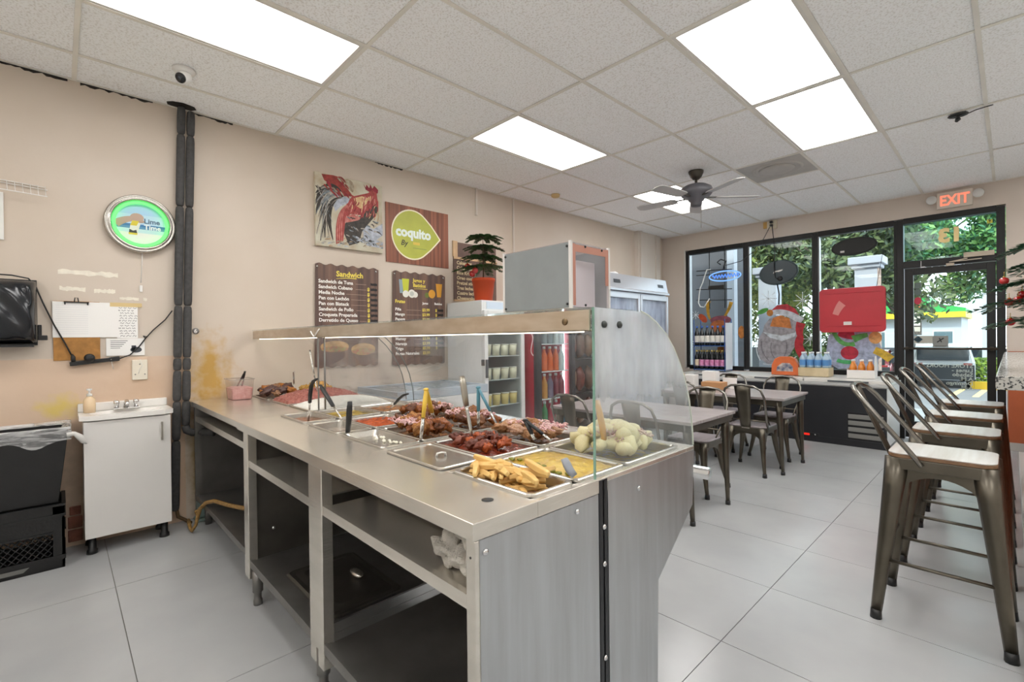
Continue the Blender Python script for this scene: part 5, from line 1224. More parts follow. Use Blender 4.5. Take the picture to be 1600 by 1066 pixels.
# ================================================================== POTTED PINES
def pine(name, label, base, pot_h, pot_r, H, tiers, seed, leafm, bare=.3):
    rnd = random.Random(seed); b0 = Vector(base)
    t = thing(name, label, 'plant', base)
    MB().lathe([(0, 0), (pot_r*.78, 0), (pot_r, pot_h*.88), (pot_r*1.04, pot_h*.88), (pot_r*1.04, pot_h), (pot_r*.95, pot_h), (pot_r*.93, pot_h*.92), (0, pot_h*.92)], base, 28).build('pot', M('orange pot', 'd24e22', .45, var=.08, vs_=6), t)
    z0 = pot_h*.9
    trunkm = M('pine stem', '5c4a36', .8)
    MB().tube([b0+Vector((0, 0, z0)), b0+Vector((.008, 0, z0+H*.4)), b0+Vector((-.004, .004, z0+H*.8)), b0+Vector((0, 0, z0+H))], [.008, .006, .004, .002], 8).build('stem', trunkm, t)
    for i in range(tiers):
        f = bare+(1-bare)*(i/(tiers-1)); z = z0+H*f; L = H*(.72-.25*f)*rnd.uniform(.9, 1.1)
        for k in range(9):
            a = 2*math.pi*(k+rnd.uniform(-.25, .25))/9+i*.5; m = MB(); lk = L*rnd.uniform(.75, 1.1); P = []
            for q in range(7):
                s = q/6; P.append(b0+Vector((math.cos(a)*lk*s, math.sin(a)*lk*s, z+lk*(.16*s-.34*s*s))))
            m.tube(P, [.003-.0003*q for q in range(7)], 5)
            m.cur = 1
            for q in range(2, 40):
                s = q/40; p = b0+Vector((math.cos(a)*lk*s, math.sin(a)*lk*s, z+lk*(.16*s-.34*s*s)))
                for sd_ in (-1, 1):
                    ln = lk*.34*(1-.55*s)*rnd.uniform(.7, 1.15); ang = a+sd_*R(rnd.uniform(45, 65)); dv = Vector((math.cos(ang), math.sin(ang), rnd.uniform(-.25, .12)))*ln
                    u = Vector((-dv.y, dv.x, 0)).normalized()*.0072; w_ = Vector((0, 0, .003))
                    m.add([p-u, p+u, p+dv*.6+u*1.4+w_, p+dv, p+dv*.6-u*1.4+w_], [(0, 1, 2, 3, 4)])
            m.build('branch', [trunkm, leafm], t)
    return t
def ornament(loc, r, label, grp):
    t = thing('red_ornament', label, 'ornament', (loc[0], loc[1], loc[2]-r), grp)
    MB().lathe([(0, -r)]+[(r*math.sin(a), -r*math.cos(a)) for a in [math.pi*k/10 for k in range(1, 10)]]+[(0, r)], loc, 16, caps=False).build('ball', M('red bauble', 'c01f22', .12, coat=1.0), t)
    MB().lathe([(r*.25, r*.95), (r*.25, r*1.2), (0, r*1.2)], loc, 8).build('cap', M('gold cap', 'b89a4a', .3, .8), t)
    MB().tube([(loc[0], loc[1], loc[2]+r), (loc[0], loc[1], loc[2]+r*2.4)], .0012, 4).build('hook', M('gold cap', 'b89a4a'), t)
lf1 = M('pine green', '3f6b34', .5, c2='2c4f26', vs_=30)
pine('potted_pine', 'small pine in an orange pot on the white fridge', (.43, 3.17, 1.686), .235, .115, .45, 4, 5, lf1, .32)
for p in [((.26, 3.10), 2.06), ((.40, 3.05), 1.965), ((.47, 3.03), 1.99)]: ornament((p[0][0], p[0][1], p[1]), .032, 'shiny red ball hanging on the pine above the white fridge', 'balls on the pine over the fridge')
# ================================================================== BAR
granm = M('granite', 'b8b6b0', .18, c2='3f4142', vs_=90, thr=(.40, .50), detail=2)
bar = thing('bar_counter', 'speckled granite bar top along the row of stools', 'bar', (4.6, 4.9, 0))
B(4.125, 4.80, 3.03, 6.95, 1.05, 1.11).build('granite_top', granm, bar, bevel=.004)
B(4.46, 4.62, 3.10, 6.90, .12, 1.05).build('bar_wall', org, bar)
B(4.222, 4.62, 2.35, 6.90, 0, .12).build('foot_step', M('white step', 'dcdad5', .5), bar, bevel=.004)
pine('potted_pine', 'pine with red balls in an orange pot on the granite bar', (4.37, 3.60, 1.111), .16, .09, .50, 5, 8, M('pine green b', '3b6a4a', .5, c2='2a4f38', vs_=30), .25)
for p in [(4.150, 3.58, 1.575), (4.168, 3.60, 1.463), (4.20, 3.56, 1.47), (4.215, 3.62, 1.50), (4.172, 3.62, 1.36)]: ornament(p, .020, 'shiny red ball hanging on the pine over the bar', 'balls on the pine over the bar')
# ================================================================== STOOLS, CHAIRS, TABLES
wood = M('seat wood', 'd9d7d5', .3, c2='c2bab2', vs_=2.2, stretch=(1, 14, 1), thr=(.3, .7), detail=6)
def sqleg(m, top, bot, w0, w1, n=5, bow=0.):
    P = []; t, b = Vector(top), Vector(bot)
    for k in range(n+1):
        s = k/n; p = t.lerp(b, s); d = Vector((b.x-t.x, b.y-t.y, 0)); P.append(p-d.normalized()*bow*math.sin(math.pi*s) if d.length > 0 else p)
    m.tube(P, [w0+(w1-w0)*(k/n)**.8 for k in range(n+1)], 8, flat=.75)
def arch(m, a, b, z0, z1, za, th):
    a, b = Vector(a), Vector(b); L = (b-a).length; u = (b-a)/L
    poly = [(0, z1), (0, z0)]+[(L*(.08+.84*k/10), z0+(za-z0)*math.sin(math.pi*k/10)**.6) for k in range(0, 11)]+[(L, z0), (L, z1)]
    nrm = u.cross(Vector((0, 0, 1)))
    m.prism(poly, a, u, (0, 0, 1), nrm*th)
def make_stool():
    t = thing('bar_stool', 'x', 'stool')
    w2, d2 = .155, .18
    so = [(p[0], p[1]) for p in rrect(-w2, w2, -d2, d2, .05, 6)]
    st_ = MB().prism(so, (0, 0, .757), (1, 0, 0), (0, 1, 0), (0, 0, .005)).build('seat', wood, t, bevel=.002)
    MB().prism(so, (0, 0, .741), (1, 0, 0), (0, 1, 0), (0, 0, .0155)).build('seat_edge', M('ply edge', '8f6f52', .5, c2='6e5138', vs_=12), st_, bevel=.002)
    MB().prism([(p[0]*1.01, p[1]*1.01) for p in so], (0, 0, .69), (1, 0, 0), (0, 1, 0), (0, 0, .050)).build('seat_frame', gun, t, bevel=.003)
    ft = [(-.205, -.215), (.205, -.215), (-.205, .215), (.205, .215)]; tpv = [(-.125, -.145), (.125, -.145), (-.125, .145), (.125, .145)]
    for f, p in zip(ft, tpv):
        m = MB(); sqleg(m, (p[0], p[1], .735), (f[0], f[1], .03), .046, .021)
        lg = m.build('leg', gun, t)
        MB().cyl((f[0], f[1], .04), (f[0]*1.005, f[1]*1.005, 0), .021, .023, n=10).build('foot_cap', black_pl, lg)
    for (a, b) in [((-.13, -.15, 0), (.13, -.15, 0)), ((-.13, .15, 0), (.13, .15, 0)), ((-.13, -.15, 0), (-.13, .15, 0)), ((.13, -.15, 0), (.13, .15, 0))]:
        m = MB(); arch(m, a, b, .60, .70, .665, .003); m.build('apron', gun, t)
    lp = lambda i, z: (tpv[i][0]+(ft[i][0]-tpv[i][0])*(.735-z)/.705, tpv[i][1]+(ft[i][1]-tpv[i][1])*(.735-z)/.705, z)
    for (i, j, z) in [(0, 2, .27), (1, 3, .27), (0, 1, .34), (2, 3, .34)]: MB().tube([lp(i, z), lp(j, z)], .011, 8, flat=.7).build('foot_rail', gun, t)
    arc = [(-.162, -.055, .715), (-.163, -.09, .765), (-.162, -.18, .88), (-.158, -.27, .995), (-.135, -.305, 1.035), (-.08, -.322, 1.052), (0, -.326, 1.056), (.08, -.322, 1.052), (.135, -.305, 1.035), (.158, -.27, .995), (.162, -.18, .88), (.163, -.09, .765), (.162, -.055, .715)]
    MB().tube(arc, .011, 10).build('back_tube', M('bright gunmetal', '85817a', .25, .9), t)
    MB().grid(lambda u, v: ((u-.5)*(.085+.035*v), -.178-.14*v-.012*math.cos((u-.5)*3.1), .71+.335*v), 4, 6).build('back_splat', gun, t, solid=.003)
    return t
st0 = make_stool()
labs = ['gunmetal bar stool with pale wood seat standing farthest from the entrance door', 'gunmetal bar stool with pale wood seat, third from the entrance door', 'gunmetal bar stool with pale wood seat, second from the entrance door', 'gunmetal bar stool with pale wood seat nearest the entrance door']
for k, (y, lab) in enumerate(zip([2.915, 3.69, 4.40, 5.19], labs)):
    if k == 0: st0.location = (3.955, y, 0); st0.rotation_euler = (0, 0, R(-90)); st0['label'] = lab; st0['group'] = 'stools along the bar'
    else: dup(st0, (3.955, y, 0), R(-90), lab, 'stools along the bar')
def make_chair():
    t = thing('metal_chair', 'x', 'chair')
    so = rrect(-.175, .175, -.175, .175, .06, 6)
    MB().prism(so, (0, 0, .437), (1, 0, 0), (0, 1, 0), (0, 0, .016)).build('seat', M('seat grey wood', 'a79fa2', .3, c2='8d8488', vs_=2, stretch=(12, 1, 1)), t, bevel=.005)
    MB().prism([(p[0]*1.02, p[1]*1.02) for p in so], (0, 0, .395), (1, 0, 0), (0, 1, 0), (0, 0, .041)).build('seat_frame', gun, t, bevel=.004)
    ft = [(-.185, -.235), (.185, -.235), (-.195, .195), (.195, .195)]; tv = [(-.135, -.145), (.135, -.145), (-.14, .14), (.14, .14)]
    for f, p in zip(ft, tv):
        m = MB(); sqleg(m, (p[0], p[1], .43), (f[0], f[1], .025), .047, .018, bow=.012); lg = m.build('leg', gun, t)
        MB().cyl((f[0], f[1], .035), (f[0], f[1], 0), .018, .020, n=10).build('foot_cap', black_pl, lg)
    for (a, b) in [((-.15, -.155, 0), (.15, -.155, 0)), ((-.15, .15, 0), (.15, .15, 0)), ((-.155, -.15, 0), (-.155, .15, 0)), ((.155, -.15, 0), (.155, .15, 0))]:
        m = MB(); arch(m, a, b, .315, .405, .375, .003); m.build('apron', gun, t)
    arc = [(-.172, -.11, .425), (-.178, -.15, .50), (-.185, -.20, .62), (-.185, -.235, .73), (-.16, -.252, .80), (-.10, -.262, .835), (0, -.266, .845), (.10, -.262, .835), (.16, -.252, .80), (.185, -.235, .73), (.185, -.20, .62), (.178, -.15, .50), (.172, -.11, .425)]
    MB().tube(arc, .0105, 10).build('back_tube', M('bright gunmetal', '85817a'), t)
    MB().grid(lambda u, v: ((u-.5)*(.09+.06*v), -.17-.09*v-.01*math.cos((u-.5)*3.1), .43+.405*v), 4, 6).build('back_splat', gun, t, solid=.003)
    MB().tube([(-.165, .02, .40), (-.172, -.11, .52), (-.183, -.19, .60)], .007, 6).tube([(-.172, -.15, .50), (.172, -.15, .50)], .007, 6).tube([(.165, .02, .40), (.172, -.11, .52), (.183, -.19, .60)], .007, 6).build('brace', gun, t)
    B(-.035, .035, -.183, -.179, .425, .437).build('rear_tag', M('tag metal', 'b8b3a8', .4, .6), t)
    return t
ch0 = make_chair()
cl_ = [((2.43, 4.895), 0, 'gunmetal chair pushed under the window side table, back to the counter, nearer the aisle'), ((1.78, 4.93), 0, 'gunmetal chair pushed under the window side table, back to the counter, farther from the aisle'),
       ((2.40, 5.62), 180, 'gunmetal chair facing the counter across the window side table, nearer the aisle'), ((1.83, 5.64), 180, 'gunmetal chair facing the counter across the window side table, farther from the aisle'),
       ((2.30, 3.93), 180, 'gunmetal chair facing the counter at the table beside the counter, aisle end'), ((2.30, 3.20), 0, 'gunmetal chair with its back to the counter at the nearer table, aisle end'), ((1.70, 3.22), 0, 'gunmetal chair with its back to the counter at the nearer table, wall end')]
for k, (p, a, lab) in enumerate(cl_):
    if k == 0: ch0.location = (*p, 0); ch0.rotation_euler = (0, 0, R(a)); ch0['label'] = lab; ch0['group'] = 'metal dining chairs'
    else: dup(ch0, (*p, 0), R(a), lab, 'metal dining chairs')
def make_table(x0, x1, y0, y1, zt, label):
    t = thing('dining_table', label, 'table', ((x0+x1)/2, (y0+y1)/2, 0), 'metal dining tables')
    B(x0, x1, y0, y1, zt-.022, zt).build('tabletop', M('table top', 'a8a09f', .28, c2='8f8584', vs_=3, stretch=(2, 12, 1)), t, bevel=.003)
    MB().box(x0+.02, x1-.02, y0+.02, y0+.035, zt-.075, zt-.022).box(x0+.02, x1-.02, y1-.035, y1-.02, zt-.075, zt-.022).box(x0+.02, x0+.035, y0+.035, y1-.035, zt-.075, zt-.022).box(x1-.035, x1-.02, y0+.035, y1-.035, zt-.075, zt-.022).build('frame', gun, t)
    for sx_ in (0, 1):
        for sy in (0, 1):
            px, py = (x0, x1)[sx_], (y0, y1)[sy]; ix, iy = (.06, -.06)[sx_], (.06, -.06)[sy]
            m = MB(); sqleg(m, (px+ix, py+iy, zt-.025), (px+ix*.55, py+iy*1.25, .02), .045, .019); lg = m.build('leg', gun, t)
            MB().cyl((px+ix*.55, py+iy*1.25, .03), (px+ix*.55, py+iy*1.25, 0), .019, .02, n=8).build('foot_cap', black_pl, lg)
    return t
make_table(1.48, 2.735, 4.80, 5.56, .72, 'grey topped metal table nearer the window with boxes on it')
make_table(1.42, 2.69, 3.07, 3.81, .72, 'grey topped metal table beside the counter behind the fogged glass')
# things on the window table
tag(B(1.52, 1.66, 5.28, 5.40, .721, .86).build('napkin_box', white_pl, bevel=.006), 'white napkin box at the wall end of the window table', 'box')
bottle((1.60, 5.15, .721), .16, .025, M('dark sauce', '2a2220', .2), M('sauce cap', 'b8a88a', .5), 'sauce_bottle', 'dark sauce bottle beside the white napkin box', None)
tag(B(1.80, 2.02, 5.15, 5.32, .721, .80).build('carton', M('tan carton', 'b8885c', .7), bevel=.003), 'low tan carton on the window table', 'carton')
tag(B(1.70, 1.86, 5.40, 5.50, .721, .90).build('white_sign', M('sign card', 'e9e7e4', .6), bevel=.002), 'white card stand on the window table behind the carton', 'card')
tag(B(1.95, 2.10, 5.36, 5.375, .721, .84).build('menu_card', M('sign card', 'e9e7e4'), bevel=.001), 'white menu card standing behind the tan carton', 'card')
# ================================================================== SHOPFRONT WINDOW
t = thing('black_freezer', 'long black chest freezer with white sliding top under the window', 'freezer', (2.0, 7.1, 0))
bkp = M('black sheet', '1f2024', .45, var=.15, vs_=5)
FX0, FX1, FY0, FY1, FZ = .72, 3.225, 6.68, 7.52, .775
B(FX0, FX1-.004, FY0+.006, FY1, .03, .70).build('body', M('freezer white', 'dfe0de', .35), t, bevel=.006)
B(FX0, FX1-.01, FY0, FY0+.006, .06, .69).build('front_panel', bkp, t)
B(FX0, FX1-.01, FY0-.004, FY0+.008, .0, .075).build('kick_plate', bkp, t)
MB().box(FX0-.01, FX1+.01, FY0-.01, FY1, .70, .735).build('top_frame', M('alu frame', 'c9cac8', .35, .4), t, bevel=.004)
for k in range(3):
    a = FX0+.02+k*.83; o = B(a, a+.815, FY0+.01, FY1-.02, .736, FZ-.01+.003*k).build('sliding_lid', M('lid white', 'd8d6d0', .35), t, bevel=.003)
    B(a+.25, a+.65, FY0+.0, FY0+.012, .742, .760).build('lid_grip', M('grip dark', '4a4f55', .5), o)
for k in range(4):
    B(2.855, 3.185, FY0-.008, FY0-.001, .10+.075*k, .150+.075*k).build('vent_slat', M('grille grey', '8d8c88', .4, .4), t, bevel=.003)
B(2.85, 3.19, FY0-.003, FY0, .085, .395).build('vent_back', M('grille dark', '0e0e10', .7), t)
sw = B(2.38, 2.56, FY0-.008, FY0, .065, .105).build('switch_plate', M('switch black', '18181a', .4), t)
B(2.40, 2.46, FY0-.012, FY0-.008, .073, .097).build('rocker', M('red rocker', 'b3241e', .3, emit='ff2a18', es=.6), sw)
MB().lathe([(.008, 0), (.008, .004), (0, .004)], (2.52, FY0-.008, .085), 10, AX_BACK).build('thermostat', chrome, sw)
# wine display
t = thing('wine_rack', 'two tier blue wire display rack of wine bottles in the window', 'rack', (1.0, 7.25, FZ))
bl = M('blue wire', '2a4f8f', .35)
for (x, y) in [(.77, 7.16), (1.24, 7.16), (.77, 7.40), (1.24, 7.40)]: MB().cyl((x, y, FZ), (x, y, 1.56), .007, n=6).build('post', bl, t)
for z in (.79, 1.15):
    B(.76, 1.25, 7.15, 7.41, z, z+.012).build('shelf', bl, t)
    for (a, b) in [((.76, 7.15, z+.06), (1.25, 7.15, z+.06)), ((1.25, 7.15, z+.06), (1.25, 7.41, z+.06)), ((.76, 7.15, z+.06), (.76, 7.41, z+.06))]: MB().cyl(a, b, .004, n=5).build('guard_wire', bl, t)
B(1.252, 1.256, 7.16, 7.40, .80, 1.50).build('side_card', M('card white', 'dfe3ea', .6), t)
wine = M('wine glass', '181a1c', .12); pk = M('pink label', 'c2649a', .5, c2='d9a0c0', vs_=30); wl_ = M('white label', 'e4e1da', .5); gc = M('gold foil', 'b8a05c', .35, .5); bc = M('blue foil', '3a64b8', .4)
for k in range(6):
    for r_ in range(2):
        bottle((.80+.078*k, 7.19+.085*r_, .8025), .29, .035, wine, gc, 'wine_bottle', 'dark wine bottle with pink label on the lower tier, %s row' % ['front', 'rear'][r_] if k else 'dark wine bottle with cream label at the end of the lower tier, %s row' % ['front', 'rear'][r_], 'wine bottles on the lower tier', labm=pk if k else M('cream label', 'd9c8b0', .5), n=10)
for k in range(6): bottle((.80+.08*k, 7.20, 1.1625), .30, .036, wine, bc, 'wine_bottle', 'dark wine bottle with white label and blue cap on the upper tier', 'wine bottles on the upper tier', labm=wl_, n=10)
tag(MB().prism(rrect(-.10, .10, -.05, .05, .03), (1.12, 7.42, 1.09), (1, 0, 0), (0, 0, 1), (0, .01, 0)).build('orange_card', M('orange tag', 'dc8a3c', .5), bevel=.001), 'orange cardboard shape behind the lower wine bottles', 'card')
# boxes on the freezer
t = thing('gift_basket_box', 'orange arched carton with an open window on the freezer top', 'carton', (2.09, 7.06, FZ))
ora = M('orange carton', 'd96f3c', .45, var=.1, vs_=12)
archp = [(-.165, 0), (.165, 0), (.16, .13), (.12, .215), (.06, .245), (-.06, .245), (-.12, .215), (-.16, .13)]
MB().prism(archp, (2.09, 7.0, FZ), (1, 0, 0), (0, 0, 1), (0, .10, 0)).build('carton', ora, t, bevel=.006)
MB().prism([(-.10, .05), (.10, .05), (.10, .11), (.06, .16), (-.03, .16), (-.09, .11)], (2.09, 6.996, FZ), (1, 0, 0), (0, 0, 1), (0, .004, 0)).build('window_print', M('window print', 'cfc2b8', .4, c2='4a5a78', vs_=14), t)
tag(B(2.26, 2.60, 6.96, 7.20, FZ, FZ+.11).build('card_tray', M('kraft tray', 'd0bf9c', .7, c2='bba884', vs_=6), bevel=.003), 'kraft card tray under the clear water bottles', 'tray')
wb_ = M('water bottle', 'bcd6ea', .15, alpha=.75); bcap = M('white cap', 'eef0f2', .4)
for k in range(4):
    for r_ in range(2):
        bottle((2.30+.085*k, 7.02+.11*r_, FZ+.111), .20, .038, wb_, bcap, 'water_bottle', 'clear water bottle with blue label in the %s row on the kraft tray' % ['front', 'rear'][r_], 'water bottles on the tray', labm=M('blue label', '5c93cc', .4), n=10)
t = thing('drink_carrier', 'white card carrier holding six small orange drinks', 'carrier', (2.95, 7.05, FZ))
MB().box(2.79, 3.06, 6.96, 6.964, FZ, FZ+.10).box(2.79, 3.06, 7.12, 7.124, FZ, FZ+.10).box(2.79, 2.794, 6.964, 7.12, FZ, FZ+.12).box(2.79, 3.06, 6.964, 7.12, FZ, FZ+.004).build('carton', M('carrier card', 'e6e3de', .6), t)
MB().prism([(6.96, 0), (7.124, 0), (7.124, .16), (7.06, .27), (7.0, .27), (6.96, .16)], (3.06, 0, FZ), (0, 1, 0), (0, 0, 1), (.005, 0, 0)).build('end_panel', M('carrier card', 'e6e3de'), t)
for k in range(3):
    for r_ in range(2): bottle((2.84+.085*k, 7.005+.075*r_, FZ+.005), .22, .033, M('orange drink', 'e08a34', .2, coat=.5), bcap, 'juice_bottle', 'small orange drink in the %s row of the white carrier' % ['front', 'rear'][r_], 'orange drinks in the carrier', n=10)
# red tray hanging in the window
t = thing('red_tray', 'large red plastic panel hanging on wires inside the window', 'tray', (2.73, 7.5, 1.335))
rm = M('red plastic', 'c63440', .3, var=.1, vs_=4)
MB().prism(rrect(2.375, 3.095, 1.335, 1.918, .05), (0, 7.50, 0), (1, 0, 0), (0, 0, 1), (0, .02, 0)).build('panel', rm, t, bevel=.012)
for z in (1.41, 1.845): B(2.42, 3.05, 7.492, 7.50, z, z+.014).build('rib', rm, t, bevel=.003)
MB().prism(ribbon([(2.56, 1.57), (2.60, 1.68), (2.64, 1.72)], .07, .10), (0, 7.4995, 0), (1, 0, 0), (0, 0, 1), (0, .0005, 0)).build('pale_mark', M('scuff pink', 'd98a86', .6), t)  # pale pink patch on the red panel
B(2.65, 2.74, 7.498, 7.50, 1.43, 1.475).build('paper_label', M('torn label', 'e2ddd8', .7), t)
for (a, b) in [((2.50, 7.51, 1.91), (2.36, 7.632, 2.672)), ((3.0, 7.51, 1.91), (3.10, 7.632, 2.672))]: MB().cyl(a, b, .003, n=5).build('hanging_wire', black_pl, t)
# oval signs
def oval(c, rx, rz, tilt, label, body, edge_):
    t = thing('oval_sign', label, 'sign', (c[0], c[1], c[2]-rz), 'oval signs hanging in the window')
    rot = Matrix.Rotation(R(tilt), 2); P = [tuple(rot @ Vector((rx*math.cos(a*.1571), rz*math.sin(a*.1571)))) for a in range(40)]
    MB().prism(P, c, (1, 0, 0), (0, 0, 1), (0, .03, 0)).build('back_plate', body, t, bevel=.006)
    MB().tube([(c[0]+p[0]*1.02, c[1]+.02, c[2]+p[1]*1.02) for p in P], .010, 6, closed=True).build('rim', edge_, t)
    return t
ov = oval((1.865, 7.50, 2.21), .245, .165, 6, 'dark teal oval sign back hanging from the ceiling box cable', M('teal black', '2b3a40', .35), M('teal edge', '48595c', .4))
MB().prism([(1.80, 2.20), (1.815, 2.235), (1.86, 2.238), (1.93, 2.25), (1.92, 2.23), (1.87, 2.215), (1.85, 2.222)], (0, 7.498, 0), (1, 0, 0), (0, 0, 1), (0, .002, 0)).build('white_mark', white_pl, ov)
MB().lathe([(.035, 0), (.03, .02), (0, .022)], (1.89, 7.50, 2.12), 14, AX_BACK).build('socket', black_pl, ov)
for (a, b) in [((1.74, 7.515, 2.34), (1.66, 7.628, 2.672)), ((1.99, 7.515, 2.37), (2.05, 7.628, 2.672)), ((1.98, 7.515, 2.37), (1.80, 7.55, 2.62))]: MB().cyl(a, b, .003, n=5).build('hanging_wire', black_pl, ov)
MB().tube([(1.88, 7.49, 2.10), (1.83, 7.485, 2.14), (1.82, 7.48, 2.30), (1.83, 7.49, 2.55), (1.80, 7.52, 2.75), (1.775, 7.56, 2.90)], .006, 6).tube([(1.85, 7.515, 2.05), (1.87, 7.53, 1.9), (1.86, 7.54, 1.75)], .010, 6).build('power_cable', black_pl, ov)
ov = oval((2.765, 7.50, 2.455), .235, .105, 3, 'flat black oval sign back hanging by two wires above the red panel', M('flat black', '1a1b1a', .5), M('flat black edge', '2a2c2a', .5))
B(2.62, 2.665, 7.498, 7.50, 2.385, 2.41).build('paper_label', M('torn label', 'e2ddd8'), ov)
for (a, b) in [((2.62, 7.515, 2.54), (2.60, 7.628, 2.672)), ((2.90, 7.515, 2.54), (2.88, 7.628, 2.672))]: MB().cyl(a, b, .003, n=5).build('hanging_wire', black_pl, ov)
# neon sign
t = thing('neon_sign', 'unlit white and lit blue neon sign on a black grid in the window', 'sign', (.97, 7.48, 1.75))
for z in (2.35, 2.28, 2.05, 1.88): MB().cyl((.66, 7.50, z+.01), (1.22, 7.50, z-.02), .007, n=5).build('grid_bar', black_pl, t)
for x in (.87, 1.11): MB().cyl((x, 7.50, 1.74), (x, 7.50, 2.68), .007, n=5).build('grid_bar', black_pl, t)
MB().tube([(.90, 7.475, 2.36), (.84, 7.475, 2.36), (.81, 7.475, 2.28), (.77, 7.475, 2.16), (.73, 7.475, 2.08), (.71, 7.475, 1.96), (.70, 7.475, 1.84), (.73, 7.475, 1.78), (.79, 7.475, 1.77), (.83, 7.475, 1.83), (.88, 7.475, 1.90)], .009, 8).build('white_tube', M('neon white off', 'eef0ee', .3), t)
bo = [(1.12+.24*math.cos(a*.2094), 7.475, 2.235+.075*math.sin(a*.2094)) for a in range(30)]
MB().tube(bo, .010, 8, closed=True).build('blue_tube', emis('blue neon', '7fb2ff', 1.0), t)
MB().tube([(.93+.40*k/40, 7.470, 2.235+.030*math.sin(k*1.35)) for k in range(41)], .008, 6).build('blue_script', emis('blue neon b', '5c90ee', .9), t)
MB().box(.86, 1.10, 7.48, 7.52, 2.04, 2.10).build('transformer', black_pl, t)
MB().tube([(1.05, 7.50, 2.42), (1.0, 7.49, 2.46), (1.06, 7.48, 2.50), (1.14, 7.49, 2.46), (1.10, 7.50, 2.40), (1.09, 7.50, 2.33)], .010, 6).tube([(1.12, 7.50, 2.40), (1.35, 7.52, 2.44), (1.55, 7.54, 2.58), (1.66, 7.56, 2.74), (1.74, 7.57, 2.90)], .005, 6).build('power_cable', black_pl, t)
# junction box
t = thing('junction_box', 'cream socket box under the ceiling with black plugs above the oval sign', 'socket', (1.77, YB-.02, 2.88))
B(1.70, 1.83, YB-.05, YB, 2.87, 2.985).build('box', M('cream box', 'e0d6bf', .5), t, bevel=.005)
for z in (2.90, 2.945): B(1.745, 1.785, YB-.085, YB-.05, z, z+.03).build('plug', black_pl, t, bevel=.005)
B(1.64, 1.70, YB-.03, YB, 2.89, 2.985).build('amber_stain_block', M('amber foam', 'cda35c', .7), t, bevel=.008)
# festive window painting (broad strokes of paint on the inside of the panes)
YP = YB+.049
def paint(name, label, shapes):
    t = thing(name, label, 'painting', (shapes[0][1][0][0], YP, .8), 'holiday paint on the shop windows')
    for k, (c, poly) in enumerate(shapes):
        MB().prism(poly, (0, YP-.0004*k, 0), (1, 0, 0), (0, 0, 1), (0, .0004, 0)).build('paint_shape', M('window paint '+c, c, .6, c2=''.join('%02x' % int(int(c[i:i+2], 16)*.72) for i in (0, 2, 4)), vs_=18, thr=(.25, .6)), t)
def el(cx, cz_, rx, rz, a0=0., n=22): return [(cx+rx*math.cos(2*math.pi*k/n)*math.cos(a0)-rz*math.sin(2*math.pi*k/n)*math.sin(a0), cz_+rx*math.cos(2*math.pi*k/n)*math.sin(a0)+rz*math.sin(2*math.pi*k/n)*math.cos(a0)) for k in range(n)]
gb = [('9b979c', [(1.56, .95), (1.52, 1.10), (1.53, 1.25), (1.60, 1.36), (1.62, 1.46), (1.70, 1.56), (1.80, 1.60), (2.05, 1.52), (2.10, 1.38), (2.06, 1.20), (1.96, 1.02), (1.80, .90), (1.66, .88)]),
      ('c4cbd2', [(1.60, 1.36), (1.72, 1.33), (1.85, 1.30), (2.02, 1.34), (2.09, 1.42), (2.02, 1.28), (1.86, 1.22), (1.70, 1.27)]),
      ('c87a3c', [(1.70, 1.44), (1.74, 1.56), (1.84, 1.60), (1.96, 1.55), (1.99, 1.40), (1.88, 1.42)]),
      ('b32c36', [(1.70, 1.66), (1.80, 1.75), (1.93, 1.76), (2.04, 1.68), (2.10, 1.56), (2.02, 1.53), (1.92, 1.64), (1.80, 1.66)]),
      ('c3c8d0', ribbon([(1.70, 1.63), (1.88, 1.70), (2.12, 1.50)], .07, .10)), ('b3242e', ribbon([(2.11, 1.48), (2.06, 1.34), (2.12, 1.25)], .12, .06)), ('b3242e', ribbon([(2.10, 1.27), (2.04, 1.15), (2.14, 1.0)], .10, .12)),
      ('4f9a3f', el(1.60, 1.67, .085, .035, .4)), ('b87428', el(1.70, 1.64, .045, .05)), ('7a767c', ribbon([(1.58, 1.22), (1.56, 1.05), (1.68, .93)], .012, .012)), ('7a767c', ribbon([(1.72, 1.20), (1.68, 1.04), (1.78, .95)], .012, .012)), ('7a767c', ribbon([(1.92, 1.20), (1.94, 1.06), (1.86, .96)], .012, .012)),
      ('d5dade', ribbon([(1.53, 1.3), (1.47, 1.1), (1.56, .93)], .012, .014)), ('d5dade', ribbon([(1.6, .88), (1.85, .84), (2.05, 1.0)], .012, .012))]
paint('window_painting', 'grey, red and orange holiday painting with holly on the middle window', gb)
paint('window_painting', 'yellow and orange branching holiday painting behind the wine rack', [('c99a2c', ribbon([(.80, 1.58), (.74, 1.72), (.78, 1.88)], .03, .07)), ('c99a2c', ribbon([(1.02, 1.60), (1.10, 1.70), (1.14, 1.84)], .03, .06)), ('c4502a', el(.68, 1.60, .09, .05, -.8)), ('8a4a58', el(.97, 1.56, .17, .07)), ('b86a3a', el(.94, 1.46, .14, .10)), ('c97f3a', el(1.29, 1.36, .05, .10))])
